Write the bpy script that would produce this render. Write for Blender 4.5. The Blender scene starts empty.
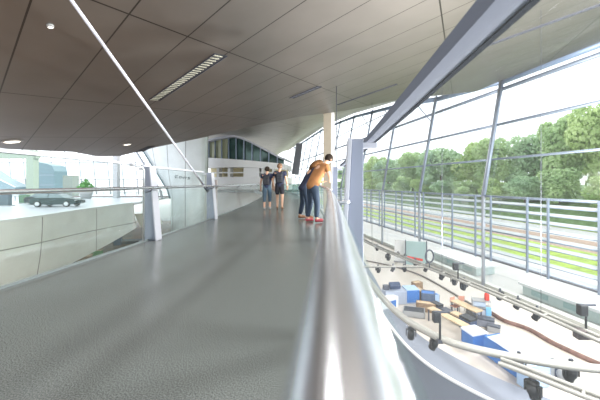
import bpy, math, random
from mathutils import Vector, Matrix
random.seed(7)
PI = math.pi
E = 1.06                      # eye height over the bridge deck
GZ = E - 8.15                 # hall ground floor
sc = bpy.context.scene
C = sc.collection

# ------------------------------------------------------------ materials
MATS = {}
def mat(name, col, rough=0.5, metal=0.0, spec=0.5, noise=0.0, nscale=20, bump=0.0, bscale=60, emit=None, estr=0, trans=0):
    if name in MATS: return MATS[name]
    m = bpy.data.materials.new(name); m.use_nodes = True
    nt = m.node_tree; b = nt.nodes['Principled BSDF']
    b.inputs['Base Color'].default_value = (*col, 1)
    b.inputs['Roughness'].default_value = rough
    b.inputs['Metallic'].default_value = metal
    b.inputs['Specular IOR Level'].default_value = spec
    if trans: b.inputs['Transmission Weight'].default_value = trans
    tc = nt.nodes.new('ShaderNodeTexCoord')
    if noise:
        n = nt.nodes.new('ShaderNodeTexNoise'); n.inputs['Scale'].default_value = nscale; n.inputs['Detail'].default_value = 3
        nt.links.new(tc.outputs['Object'], n.inputs['Vector'])
        r = nt.nodes.new('ShaderNodeMapRange')
        r.inputs['From Min'].default_value = .3; r.inputs['From Max'].default_value = .7
        r.inputs['To Min'].default_value = 1 - noise; r.inputs['To Max'].default_value = 1 + noise
        nt.links.new(n.outputs['Fac'], r.inputs['Value'])
        mx = nt.nodes.new('ShaderNodeVectorMath'); mx.operation = 'SCALE'
        mx.inputs[0].default_value = col
        nt.links.new(r.outputs['Result'], mx.inputs['Scale'])
        nt.links.new(mx.outputs['Vector'], b.inputs['Base Color'])
    if bump:
        n = nt.nodes.new('ShaderNodeTexNoise'); n.inputs['Scale'].default_value = bscale
        nt.links.new(tc.outputs['Object'], n.inputs['Vector'])
        bp = nt.nodes.new('ShaderNodeBump'); bp.inputs['Strength'].default_value = bump; bp.inputs['Distance'].default_value = .02
        nt.links.new(n.outputs['Fac'], bp.inputs['Height']); nt.links.new(bp.outputs['Normal'], b.inputs['Normal'])
    if emit:
        b.inputs['Emission Color'].default_value = (*emit, 1); b.inputs['Emission Strength'].default_value = estr
    MATS[name] = m
    return m

def glass(name, tint=(1, 1, 1), gloss=.06, haze=0.0, hcol=(.9, .95, 1)):
    m = bpy.data.materials.new(name); m.use_nodes = True
    nt = m.node_tree; nt.nodes.clear()
    out = nt.nodes.new('ShaderNodeOutputMaterial')
    t = nt.nodes.new('ShaderNodeBsdfTransparent'); t.inputs[0].default_value = (*tint, 1)
    g = nt.nodes.new('ShaderNodeBsdfGlossy'); g.inputs['Roughness'].default_value = .03
    fr = nt.nodes.new('ShaderNodeFresnel'); fr.inputs[0].default_value = 1.45
    mu = nt.nodes.new('ShaderNodeMath'); mu.operation = 'MULTIPLY'; mu.inputs[1].default_value = gloss * 4
    mu.use_clamp = True
    nt.links.new(fr.outputs[0], mu.inputs[0])
    mx = nt.nodes.new('ShaderNodeMixShader')
    nt.links.new(mu.outputs[0], mx.inputs[0]); nt.links.new(t.outputs[0], mx.inputs[1]); nt.links.new(g.outputs[0], mx.inputs[2])
    last = mx
    if haze:
        d = nt.nodes.new('ShaderNodeBsdfDiffuse'); d.inputs[0].default_value = (*hcol, 1)
        tl = nt.nodes.new('ShaderNodeBsdfTranslucent'); tl.inputs[0].default_value = (*hcol, 1)
        dt = nt.nodes.new('ShaderNodeMixShader'); dt.inputs[0].default_value = .5
        nt.links.new(d.outputs[0], dt.inputs[1]); nt.links.new(tl.outputs[0], dt.inputs[2])
        m2 = nt.nodes.new('ShaderNodeMixShader'); m2.inputs[0].default_value = haze
        nt.links.new(mx.outputs[0], m2.inputs[1]); nt.links.new(dt.outputs[0], m2.inputs[2]); last = m2
    nt.links.new(last.outputs[0], out.inputs[0])
    MATS[name] = m
    return m

steel = mat('brushed_steel', (.80, .82, .88), .26, 1.0, noise=.04, nscale=8)
steel_dull = mat('dull_steel', (.50, .53, .58), .35, .7)
post_paint = mat('post_grey_paint', (.25, .28, .36), .4, .25)
post_light = mat('post_light_paint', (.50, .52, .59), .4, .1)
bar_paint = mat('bar_grey_paint', (.15, .168, .215), .85, 0, .08)
bar_dark = mat('bar_dark_gasket', (.02, .024, .032), 1, 0, 0)
fac_steel = mat('facade_steel', (.26, .32, .42), .4, .3)
fac_light = mat('facade_light_steel', (.40, .44, .51), .4, .3)
white = mat('white_panel', (.86, .87, .88), .35, 0)
white_rod = mat('white_rod_paint', (.48, .50, .58), .4)
black = mat('black_plastic', (.025, .028, .035), .45)
dark = mat('dark_metal', (.09, .10, .13), .4, .3)
beige_col = mat('column_concrete', (.36, .325, .265), .7, noise=.05, nscale=2)
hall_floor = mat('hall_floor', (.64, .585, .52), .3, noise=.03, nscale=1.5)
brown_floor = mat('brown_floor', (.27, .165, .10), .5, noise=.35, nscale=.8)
grey_blue = mat('grey_blue_ledge', (.23, .255, .315), .6)
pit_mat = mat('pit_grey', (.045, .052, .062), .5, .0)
truss_m = mat('truss_paint', (.40, .40, .375), .5, .1)
truss_d = mat('truss_groove', (.22, .22, .21), .5)
blue = mat('blue_panel', (.05, .19, .55), .45)
blue_l = mat('light_blue_panel', (.42, .58, .80), .5)
lav = mat('pale_lavender_plastic', (.42, .48, .60), .4)
wood = mat('brown_wood', (.30, .20, .12), .6, noise=.2, nscale=6)
wood_l = mat('light_wood', (.60, .46, .30), .6, noise=.1, nscale=6)
red = mat('red_plastic', (.70, .06, .04), .5)
grey_box = mat('grey_case', (.35, .36, .37), .5)
dark_blue = mat('dark_blue_case', (.05, .08, .16), .5)
teal = mat('teal_panel', (.36, .52, .52), .4)
skin = mat('skin', (.62, .38, .27), .55)
hair_d = mat('dark_hair', (.03, .024, .02), 1, 0, .05)
hair_b = mat('brown_hair', (.11, .055, .025), 1, 0, .05)
orange = mat('orange_brown_shirt', (.30, .135, .05), .9, noise=.1, nscale=14)
navy = mat('navy_cloth', (.018, .024, .055), .85)
jeans = mat('dark_jeans', (.02, .035, .065), .85)
jeans_l = mat('blue_jeans', (.055, .095, .14), .85)
shoe_r = mat('red_shoe', (.35, .05, .07), .6)
shoe_b = mat('brown_shoe', (.22, .10, .05), .6)
grass = mat('grass_lawn', (.24, .34, .05), .9, noise=.25, nscale=1.2)
grass_d = mat('embankment_grass', (.10, .17, .06), .9, noise=.3, nscale=.6)
pave = mat('pale_paving', (.45, .45, .44), .8, noise=.06, nscale=.5)
path_br = mat('brown_track_bed', (.30, .22, .17), .9, noise=.2, nscale=1)
bark = mat('bark', (.16, .12, .09), .9)
carpaint = mat('dark_green_car_paint', (.035, .06, .065), .2, .4)
tyre = mat('tyre_rubber', (.02, .02, .02), .8)
rim_m = mat('rim_alloy', (.62, .64, .66), .3, .8)
carglass = mat('car_window', (.22, .28, .30), .1, .3)
green_leaf = mat('planter_leaf', (.10, .30, .07), .7, noise=.3, nscale=3)
pale_green = mat('pale_green_column', (.33, .40, .33), .5)
blue_glassy = mat('pavilion_glass', (.17, .26, .30), .3, .1)
platform_m = mat('platform_floor', (.70, .71, .78), .3, noise=.03, nscale=.6)
lamp_m = mat('lamp_diffuser', (1, .97, .9), .5, emit=(1, .95, .85), estr=2.2)
logo_m = mat('logo_dark', (.06, .11, .11), .5)
cone_m = mat('cone_cladding', (.62, .68, .70), .3, .25)
green_glass = mat('dark_green_glazing', (.045, .095, .085), .08, .3, noise=.5, nscale=.5)
yel_glass = mat('yellow_green_glazing', (.36, .38, .24), .25)
yellow_in = mat('warm_interior', (.70, .62, .38), .6)
banner_m = mat('grey_banner', (.20, .215, .25), .7)
g_clear = glass('clear_glass', (.97, .985, .985), .04)
g_near = glass('near_hazed_glass', (.985, .993, .998), .012, haze=.012, hcol=(.9, .96, 1))
g_rail = glass('balustrade_glass', (.965, .99, .985), .015, haze=.02, hcol=(.72, .9, .9))
g_teal = glass('teal_balustrade_glass', (.88, .96, .95), .03, haze=.16, hcol=(.5, .75, .72))
g_louvre = glass('louvre_glass', (.82, .88, .92), .06, haze=.7, hcol=(.9, .93, .96))

def leaf_material(name, c1, c2):
    m = bpy.data.materials.new(name); m.use_nodes = True
    nt = m.node_tree; nt.nodes.clear()
    out = nt.nodes.new('ShaderNodeOutputMaterial')
    tc = nt.nodes.new('ShaderNodeTexCoord'); n = nt.nodes.new('ShaderNodeTexNoise'); n.inputs['Scale'].default_value = .9
    nt.links.new(tc.outputs['Object'], n.inputs['Vector'])
    cr = nt.nodes.new('ShaderNodeValToRGB'); cr.color_ramp.elements[0].position = .35; cr.color_ramp.elements[1].position = .65
    cr.color_ramp.elements[0].color = (*c1, 1); cr.color_ramp.elements[1].color = (*c2, 1)
    nt.links.new(n.outputs['Fac'], cr.inputs[0])
    d = nt.nodes.new('ShaderNodeBsdfDiffuse'); t = nt.nodes.new('ShaderNodeBsdfTranslucent')
    nt.links.new(cr.outputs[0], d.inputs[0]); nt.links.new(cr.outputs[0], t.inputs[0])
    mx = nt.nodes.new('ShaderNodeMixShader'); mx.inputs[0].default_value = .4
    nt.links.new(d.outputs[0], mx.inputs[1]); nt.links.new(t.outputs[0], mx.inputs[2]); nt.links.new(mx.outputs[0], out.inputs[0])
    return m
leaf_a = leaf_material('leaf_mid_green', (.36, .50, .26), (.60, .74, .42))
leaf_b = leaf_material('leaf_cool_green', (.33, .48, .30), (.56, .71, .46))
leaf_c = leaf_material('leaf_yellow_green', (.36, .50, .20), (.64, .76, .40))

def seam_material(name, col, lines, rough=.4, metal=0.3, dark_f=.22, col2=None):
    """lines: list of (ax, ay, az, offset, period, width) in object space."""
    m = bpy.data.materials.new(name); m.use_nodes = True
    nt = m.node_tree; b = nt.nodes['Principled BSDF']; L = nt.links
    b.inputs['Roughness'].default_value = rough; b.inputs['Metallic'].default_value = metal
    tc = nt.nodes.new('ShaderNodeTexCoord')
    acc = None
    for (ax, ay, az, off, per, w) in lines:
        dot = nt.nodes.new('ShaderNodeVectorMath'); dot.operation = 'DOT_PRODUCT'; dot.inputs[1].default_value = (ax, ay, az)
        L.new(tc.outputs['Object'], dot.inputs[0])
        s = nt.nodes.new('ShaderNodeMath'); s.operation = 'SUBTRACT'; s.inputs[1].default_value = off - per / 2
        L.new(dot.outputs['Value'], s.inputs[0])
        dv = nt.nodes.new('ShaderNodeMath'); dv.operation = 'DIVIDE'; dv.inputs[1].default_value = per; L.new(s.outputs[0], dv.inputs[0])
        fr = nt.nodes.new('ShaderNodeMath'); fr.operation = 'FRACT'; L.new(dv.outputs[0], fr.inputs[0])
        sb = nt.nodes.new('ShaderNodeMath'); sb.operation = 'SUBTRACT'; sb.inputs[1].default_value = .5; L.new(fr.outputs[0], sb.inputs[0])
        ab = nt.nodes.new('ShaderNodeMath'); ab.operation = 'ABSOLUTE'; L.new(sb.outputs[0], ab.inputs[0])
        lt = nt.nodes.new('ShaderNodeMath'); lt.operation = 'LESS_THAN'; lt.inputs[1].default_value = w / per / 2; L.new(ab.outputs[0], lt.inputs[0])
        if acc is None: acc = lt
        else:
            mx = nt.nodes.new('ShaderNodeMath'); mx.operation = 'MAXIMUM'; L.new(acc.outputs[0], mx.inputs[0]); L.new(lt.outputs[0], mx.inputs[1]); acc = mx
    n = nt.nodes.new('ShaderNodeTexNoise'); n.inputs['Scale'].default_value = .5; n.inputs['Detail'].default_value = 4
    L.new(tc.outputs['Object'], n.inputs['Vector'])
    cr = nt.nodes.new('ShaderNodeValToRGB')
    cr.color_ramp.elements[0].position = .35; cr.color_ramp.elements[1].position = .7
    cr.color_ramp.elements[0].color = (*[c * .93 for c in col], 1); cr.color_ramp.elements[1].color = (*[c * 1.07 for c in col], 1)
    L.new(n.outputs['Fac'], cr.inputs[0])
    mc = nt.nodes.new('ShaderNodeMixRGB'); L.new(acc.outputs[0], mc.inputs[0]); L.new(cr.outputs[0], mc.inputs[1])
    mc.inputs[2].default_value = (*[c * dark_f for c in col], 1)
    L.new(mc.outputs[0], b.inputs['Base Color'])
    return m

# ------------------------------------------------------------ mesh builder
class MB:
    def __init__(s): s.v = []; s.f = []; s.sm = []
    def add(s, vs, fs, smooth=False):
        o = len(s.v); s.v += [Vector(p) for p in vs]; s.f += [[i + o for i in f] for f in fs]; s.sm += [smooth] * len(fs)
        return s
    def box(s, c, d, rot=None, taper=1.0):
        c = Vector(c); hx, hy, hz = d[0] / 2, d[1] / 2, d[2] / 2
        vs = []
        for z, k in ((-hz, 1), (hz, taper)):
            for x, y in ((-hx, -hy), (hx, -hy), (hx, hy), (-hx, hy)): vs.append(Vector((x * k, y * k, z)))
        if rot is not None: vs = [rot @ p for p in vs]
        return s.add([p + c for p in vs], [(3, 2, 1, 0), (4, 5, 6, 7), (0, 1, 5, 4), (1, 2, 6, 5), (2, 3, 7, 6), (3, 0, 4, 7)])
    def tube(s, pts, r, n=10, caps=True, smooth=True):
        pts = [Vector(p) for p in pts]; rs = r if isinstance(r, (list, tuple)) else [r] * len(pts)
        vs = []; ref = None
        for i, p in enumerate(pts):
            t = (pts[min(i + 1, len(pts) - 1)] - pts[max(i - 1, 0)]).normalized()
            if ref is None:
                ref = Vector((0, 0, 1)) if abs(t.z) < .9 else Vector((1, 0, 0))
            a = t.cross(ref).normalized(); b = a.cross(t).normalized(); ref = b
            for k in range(n):
                an = 2 * PI * k / n; vs.append(p + (a * math.cos(an) + b * math.sin(an)) * rs[i])
        fs = [(i * n + k, i * n + (k + 1) % n, (i + 1) * n + (k + 1) % n, (i + 1) * n + k) for i in range(len(pts) - 1) for k in range(n)]
        s.add(vs, fs, smooth)
        if caps:
            o = len(s.v) - len(vs)
            s.f.append([o + k for k in range(n)][::-1]); s.f.append([o + (len(pts) - 1) * n + k for k in range(n)]); s.sm += [False, False]
        return s
    def lathe(s, prof, c=(0, 0, 0), n=20, rot=None):
        c = Vector(c); vs = []
        for (r, z) in prof:
            for k in range(n):
                p = Vector((r * math.cos(2 * PI * k / n), r * math.sin(2 * PI * k / n), z))
                vs.append((rot @ p if rot is not None else p) + c)
        fs = [(i * n + k, i * n + (k + 1) % n, (i + 1) * n + (k + 1) % n, (i + 1) * n + k) for i in range(len(prof) - 1) for k in range(n)]
        s.add(vs, fs, True)
        return s
    def prism(s, poly, z0, z1):
        n = len(poly)
        vs = [(x, y, z0) for x, y in poly] + [(x, y, z1) for x, y in poly]
        return s.add(vs, [list(range(n))[::-1], list(range(n, 2 * n))] + [(i, (i + 1) % n, n + (i + 1) % n, n + i) for i in range(n)])
    def loft(s, rows, thick=None, smooth=True, close=False):
        """rows: list of lists of points; makes a surface, solid when thick (Vector offset)"""
        m = len(rows[0]); vs = [Vector(p) for r in rows for p in r]; nr = len(rows)
        fs = [(i * m + j, i * m + j + 1, (i + 1) * m + j + 1, (i + 1) * m + j) for i in range(nr - 1) for j in range(m - 1)]
        s.add(vs, fs, smooth)
        if thick is not None:
            t = Vector(thick); N = len(vs)
            s.add([p + t for p in vs], [f[::-1] for f in fs], smooth)
            o = len(s.v) - 2 * N
            bd = [j for j in range(m)] + [i * m + m - 1 for i in range(1, nr)] + [(nr - 1) * m + j for j in range(m - 2, -1, -1)] + [i * m for i in range(nr - 2, 0, -1)]
            for a, b in zip(bd, bd[1:] + bd[:1]):
                s.f.append([o + b, o + a, o + N + a, o + N + b]); s.sm.append(False)
        return s
    def build(s, name, m, parent=None, loc=(0, 0, 0), bevel=0):
        me = bpy.data.meshes.new(name)
        me.from_pydata([tuple(p) for p in s.v], [], s.f); me.update()
        me.polygons.foreach_set('use_smooth', s.sm)
        me.materials.append(m)
        o = bpy.data.objects.new(name, me); C.objects.link(o); o.location = loc
        if parent: o.parent = parent
        if bevel:
            b = o.modifiers.new('b', 'BEVEL'); b.width = bevel; b.segments = 2
        return o

def tag(o, label=None, cat=None, group=None, kind=None):
    if label: o['label'] = label
    if cat: o['category'] = cat
    if group: o['group'] = group
    if kind: o['kind'] = kind
    return o
def thing(name, label, cat, loc=(0, 0, 0), rz=0, group=None, kind=None):
    o = bpy.data.objects.new(name, None); C.objects.link(o); o.empty_display_size = .2
    o.location = loc; o.rotation_euler = (0, 0, rz)
    return tag(o, label, cat, group, kind)
def copy_tree(o, parent=None):
    c = o.copy(); C.objects.link(c)
    if parent: c.parent = parent
    for ch in [k for k in bpy.data.objects if k.parent == o]: copy_tree(ch, c)
    return c
def struct(name, mb, m, cat='structure', label=None, parent=None, **k):
    o = mb.build(name, m, parent, **k)
    if not parent: o['kind'] = 'structure'; o['category'] = cat
    if label: o['label'] = label
    return o
def at(px, h, d):                       # lateral position from a bearing at distance d, height h over the eye
    return Vector(((px - 333) / 300 * d, d, E + h))
def ground(px, py, H=8.15):
    d = 300 * H / (py - 183); return Vector(((px - 333) / 300 * d, d, E - H))

# ------------------------------------------------------------ camera, world, render look
cam = bpy.data.cameras.new('camera'); co = bpy.data.objects.new('camera', cam); C.objects.link(co)
co.location = (0, 0, E); co.rotation_euler = (PI / 2, 0, 0)
cam.lens = 18; cam.sensor_width = 36; cam.shift_x = -33 / 600; cam.shift_y = -17 / 600
cam.clip_start = .02; cam.clip_end = 1000
cam.dof.use_dof = True; cam.dof.focus_distance = 12; cam.dof.aperture_fstop = 5.6
sc.camera = co
sc.cycles.transparent_max_bounces = 32
w = bpy.data.worlds.new('sky'); sc.world = w; w.use_nodes = True
bg = w.node_tree.nodes['Background']; bg.inputs[0].default_value = (.93, .97, 1, 1); bg.inputs[1].default_value = 1.7
sun = bpy.data.lights.new('sun', 'SUN'); so = bpy.data.objects.new('sun', sun); C.objects.link(so)
sun.energy = 2.2; sun.angle = .4; sun.color = (1, .97, .9); so.rotation_euler = Vector((.85, .35, 1.0)).to_track_quat('Z', 'Y').to_euler()
sc.view_settings.view_transform = 'Standard'; sc.view_settings.look = 'None'; sc.view_settings.gamma = 1
sc.view_settings.use_curve_mapping = False
sc.view_settings.exposure = 0.45

# ------------------------------------------------------------ bridge
def XR(d): return .006 - .0045 * max(d, 0) ** 2 if d < 45 else -9.1 - .4 * (d - 45)
def XL(d): return -3.17 - .0042 * max(d, 0) ** 2 if d < 45 else -11.7 - .4 * (d - 45)
ds = [-6, -4, -2, -1, -.5] + [i * .5 for i in range(0, 90)] + [45]

deck_mat = bpy.data.materials.new('speckled_deck'); deck_mat.use_nodes = True
nt = deck_mat.node_tree; b = nt.nodes['Principled BSDF']; L = nt.links
tc = nt.nodes.new('ShaderNodeTexCoord')
n1 = nt.nodes.new('ShaderNodeTexNoise'); n1.inputs['Scale'].default_value = 150; n1.inputs['Detail'].default_value = 3
n2 = nt.nodes.new('ShaderNodeTexVoronoi'); n2.inputs['Scale'].default_value = 160
L.new(tc.outputs['Object'], n1.inputs['Vector']); L.new(tc.outputs['Object'], n2.inputs['Vector'])
cr = nt.nodes.new('ShaderNodeValToRGB'); cr.color_ramp.elements[0].position = .34; cr.color_ramp.elements[1].position = .68
cr.color_ramp.elements[0].color = (.055, .063, .064, 1); cr.color_ramp.elements[1].color = (.225, .245, .243, 1)
L.new(n1.outputs['Fac'], cr.inputs[0]); L.new(cr.outputs[0], b.inputs['Base Color'])
b.inputs['Roughness'].default_value = .24; b.inputs['Specular IOR Level'].default_value = .9

deck = MB().loft([[(XL(d) - .1, d, 0), (XR(d) + .12, d, 0)] for d in ds], thick=(0, 0, -.35), smooth=False)
struct('floor', deck, deck_mat, 'floor', 'grey speckled deck of the curved indoor bridge')
def edge_trim(name, fx, a, b_, lab):
    m = MB().loft([[(fx(d) + a, d, -.36), (fx(d) + a, d, .03), (fx(d) + b_, d, .03), (fx(d) + b_, d, -.36)] for d in ds], smooth=False)
    struct(name, m, mat('edge_steel', (.30, .32, .34), .4, .3), 'trim', lab)
edge_trim('trim_1', XR, .121, .17, 'pale steel edge strip along the right side of the bridge deck')
edge_trim('trim_2', XL, -.115, -.101, 'pale steel edge strip along the left side of the bridge deck')

# handrails (right: close to the eye)
rail = thing('handrail', 'thick brushed steel handrail running from the foreground along the right side of the bridge', 'handrail', (0, 0, 0))
dr = [-6, -3, -1.5, -.8, -.4] + [i * .1 for i in range(-2, 12)] + [1.2 + .3 * i for i in range(147)]
MB().tube([(XR(d), d, E - .095) for d in dr], .028, 24).build('rail_tube', steel, rail)
MB().loft([[(XR(d) + .012, d, E - .135), (XR(d) + .012, d, E - .118), (XR(d) + .03, d, E - .118), (XR(d) + .03, d, E - .135)] for d in dr], smooth=False).build('rail_channel', steel_dull, rail)
lrail = thing('handrail', 'slim steel handrail crossing the picture on the left side of the bridge', 'handrail', (0, 0, 0))
MB().tube([(XL(d) + .06, d, E - .085) for d in ds], .026, 12).build('rail_tube', steel, lrail)
for k in range(13):
    d = 2.1 + 3.27 * k
    MB().tube([(XL(d) - .06, d, E - .17), (XL(d) + .02, d, E - .15), (XL(d) + .06, d, E - .10)], .012, 8).build('rail_bracket', dark, lrail)

# low glass balustrade under each handrail
k = 0
pd_r = [2.05 + 3.5 * i for i in range(-2, 12)]
pd_l = [5.58 + 3.27 * i for i in range(-3, 12)]
def span(d0, d1, n=5): return [d0 + (d1 - d0) * i / n for i in range(n + 1)]
ordn = ['nearest', 'second', 'third', 'fourth', 'fifth', 'sixth', 'seventh', 'eighth', 'ninth', 'tenth', 'eleventh', 'twelfth', 'thirteenth', 'fourteenth', 'fifteenth']
for side, pd, fx, off in (('right', pd_r, XR, .045), ('left', pd_l, XL, -.02)):
    c = 0
    bal = thing('glass_balustrade', 'row of waist-high glass panes under the handrail on the %s side of the bridge' % side, 'balustrade')
    for i in range(len(pd) - 1):
        d0, d1 = pd[i] + .06, pd[i + 1] - .06
        if d0 < -2 : continue
        m = MB().loft([[(fx(d) + off, d, .03), (fx(d) + off, d, E - .14)] for d in span(d0, d1)], thick=(.012, 0, 0))
        m.build('glass_panel', g_rail if side == 'left' or d0 < 12 else g_teal, bal)
        c += 1

# tapered posts
def post(x, y, htop, side, lab, wb=.165, wt=.078):
    t = thing('balustrade_post', lab, 'post', (x, y, -.3), 0, 'tapered posts of the bridge balustrade')
    H = htop + E + .3; s = 1 if side == 'right' else -1
    # main fin: inner edge leans outwards, outer edge upright
    m = MB()
    o = s * wt / 2
    prof = [(o - s * wb, 0), (o, 0), (o, H), (o - s * wt, H), (o - s * (wt + (wb - wt) * .05), H - .12)]
    vs = [(px, -.05, pz) for px, pz in prof] + [(px, .05, pz) for px, pz in prof]
    n = len(prof)
    m.add(vs, [list(range(n)), list(range(n, 2 * n))[::-1]] + [(i, n + i, n + (i + 1) % n, (i + 1) % n) for i in range(n)])
    m.build('post_fin', post_paint, t, bevel=.006)
    # light inner flange
    m = MB()
    fw = .026
    p0 = (o - s * wb, 0); p1 = (o - s * wt, H)
    vs = []
    for (px, pz) in (p0, p1):
        for dx, dy in ((-s * fw, -.09), (0, -.09), (0, .09), (-s * fw, .09)): vs.append((px + dx, dy, pz))
    m.add(vs, [(0, 1, 2, 3), (7, 6, 5, 4), (0, 4, 5, 1), (1, 5, 6, 2), (2, 6, 7, 3), (3, 7, 4, 0)])
    m.build('post_flange', post_light, t, bevel=.004)
    MB().box((o + s * .045, 0, H - .04), (.10, .05, .035)).build('cap_bracket', post_light, t)
    MB().tube([(o - s * wt * 1.2, -.1, E + .3 - .12), (o - s * wt * 2.1, -.1, E + .3 - .13)], .012, 8).build('rail_bracket', steel_dull, t)
    MB().box((o - s * wb / 2, 0, .15), (wb + .08, .22, .3)).build('foot_plate', post_paint, t, bevel=.01)
    return t
c = 0
for d in pd_r:
    if d < 0 or d > 6: continue
    post(XR(d) + .177, d, .295, 'right', 'grey tapered steel post outside the right handrail, %s from the viewer' % ordn[c]); c += 1
c = 0
for d in pd_l[2:]:
    if d < 2: continue
    if c in (1, 2) or d > 9.5 or d < 3:
        pass
    if d > 9.5: break
    post(XL(d) - .14, d, .30, 'left', 'pale tapered steel post outside the left handrail, %s from the viewer' % ordn[c], .28, .14); c += 1

# high glass screens with cap bars outside the posts
def screen(side, fx, o0, o1, d0, d1, lab, capm, hcap=.30, g=g_near, gz=-.3):
    t = thing('glass_screen', lab, 'glass screen', (fx(max(d0, 0)), max(d0, 0), 0))
    base = Vector(t.location)
    dd = span(d0, d1, 10)
    MB().loft([[Vector((fx(d) + (o0 + o1) / 2 - .006, d, gz)) - base, Vector((fx(d) + (o0 + o1) / 2 - .006, d, E + hcap + .01)) - base] for d in dd], thick=(.012, 0, 0)).build('pane', g, t)
    rows = []
    for d in dd:
        a, b_ = fx(d) + o0, fx(d) + o1
        rows.append([Vector(p) - base for p in ((a, d, E + hcap), (b_, d, E + hcap), (b_, d, E + hcap + .04), (a, d, E + hcap + .04), (a, d, E + hcap))])
    MB().loft(rows, smooth=False).build('cap_bar', capm, t)
    rows = [[Vector(p) - base for p in ((b2, d, E + hcap - .004), (b2 + .014, d, E + hcap - .004), (b2 + .014, d, E + hcap + .044), (b2, d, E + hcap + .044))] for d in dd for b2 in [fx(d) + (o1 if side == 'right' else o0 - .014)]]
    MB().loft(rows, smooth=False).build('gasket', bar_dark, t)
    return t
c = 0
scr_lab = {0: 'large glass screen with a wide grey cap bar rising over the near right handrail', 1: 'glass screen behind the nearest right-hand post, its cap bar dropping towards the leaning man'}
for i in range(len(pd_r) - 1):
    d0, d1 = pd_r[i], pd_r[i + 1]
    if d1 < 0 or d0 > 5: continue
    if d0 < 0: d0 = -1.4
    screen('right', XR, .262, .318, d0, d1, scr_lab.get(c, 'glass screen past the leaning couple on the right side'), bar_paint); c += 1
screen('left', XL, -.31, -.27, -2.0, 5.35, 'tall glass screen with a pale cap bar at the left edge of the view', post_light, hcap=.325, g=g_rail)
screen('left', XL, -.31, -.27, 5.62, 8.82, 'tall glass screen with a pale cap bar between the two left-hand posts', post_light, hcap=.30, g=g_rail)
# white tie rod
t = thing('tie_rod', 'long white steel tie rod slanting from the ceiling down to the left balustrade', 'rod')
A = Vector((XL(8.7) - .25, 8.7, E - .25)); B = Vector((-3.55, 3.0, E + .6 + 183 / 300 * 4.5 + 1.3))
A = Vector((-3.68, 8.85, E - .25)); Bd = Vector((-3.83, 4.5, E + 2.76)) - Vector((-3.68, 8.85, E - .1)); B = A + Bd * 1.22
MB().tube([A, B], .027, 12).build('rod', white_rod, t)
MB().tube([A - Bd.normalized() * .02, A + Bd.normalized() * .22], .045, 12).build('clevis', dark, t)
# bent tube frame by first left post
MB().tube([(XL(5.4) - .1, 5.38, .02), (XL(5.4) - .1, 5.38, E + .22), (XL(5.4) - .11, 5.36, E + .28), (XL(5.4) - .14, 5.3, E + .31), (XL(5.4) - .24, 5.2, E + .32)], .022, 10)
o = MB().tube([(XL(5.4) - .1, 5.38, .0), (XL(5.4) - .1, 5.38, E + .22), (XL(5.4) - .11, 5.36, E + .28), (XL(5.4) - .14, 5.3, E + .305), (XL(5.4) - .24, 5.2, E + .31)], .02, 10).build('end_tube', steel_dull)
tag(o, 'thin bent grey tube standing just before the first left-hand post', 'tube')
# brown slim stanchion by second left post
o = MB().box((XL(9.1) - .05, 9.15, .55), (.07, .07, 1.2)).build('stanchion', mat('taupe_steel', (.36, .33, .33), .5), bevel=.008)
tag(o, 'slim taupe stanchion right after the second left-hand post', 'stanchion')

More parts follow.
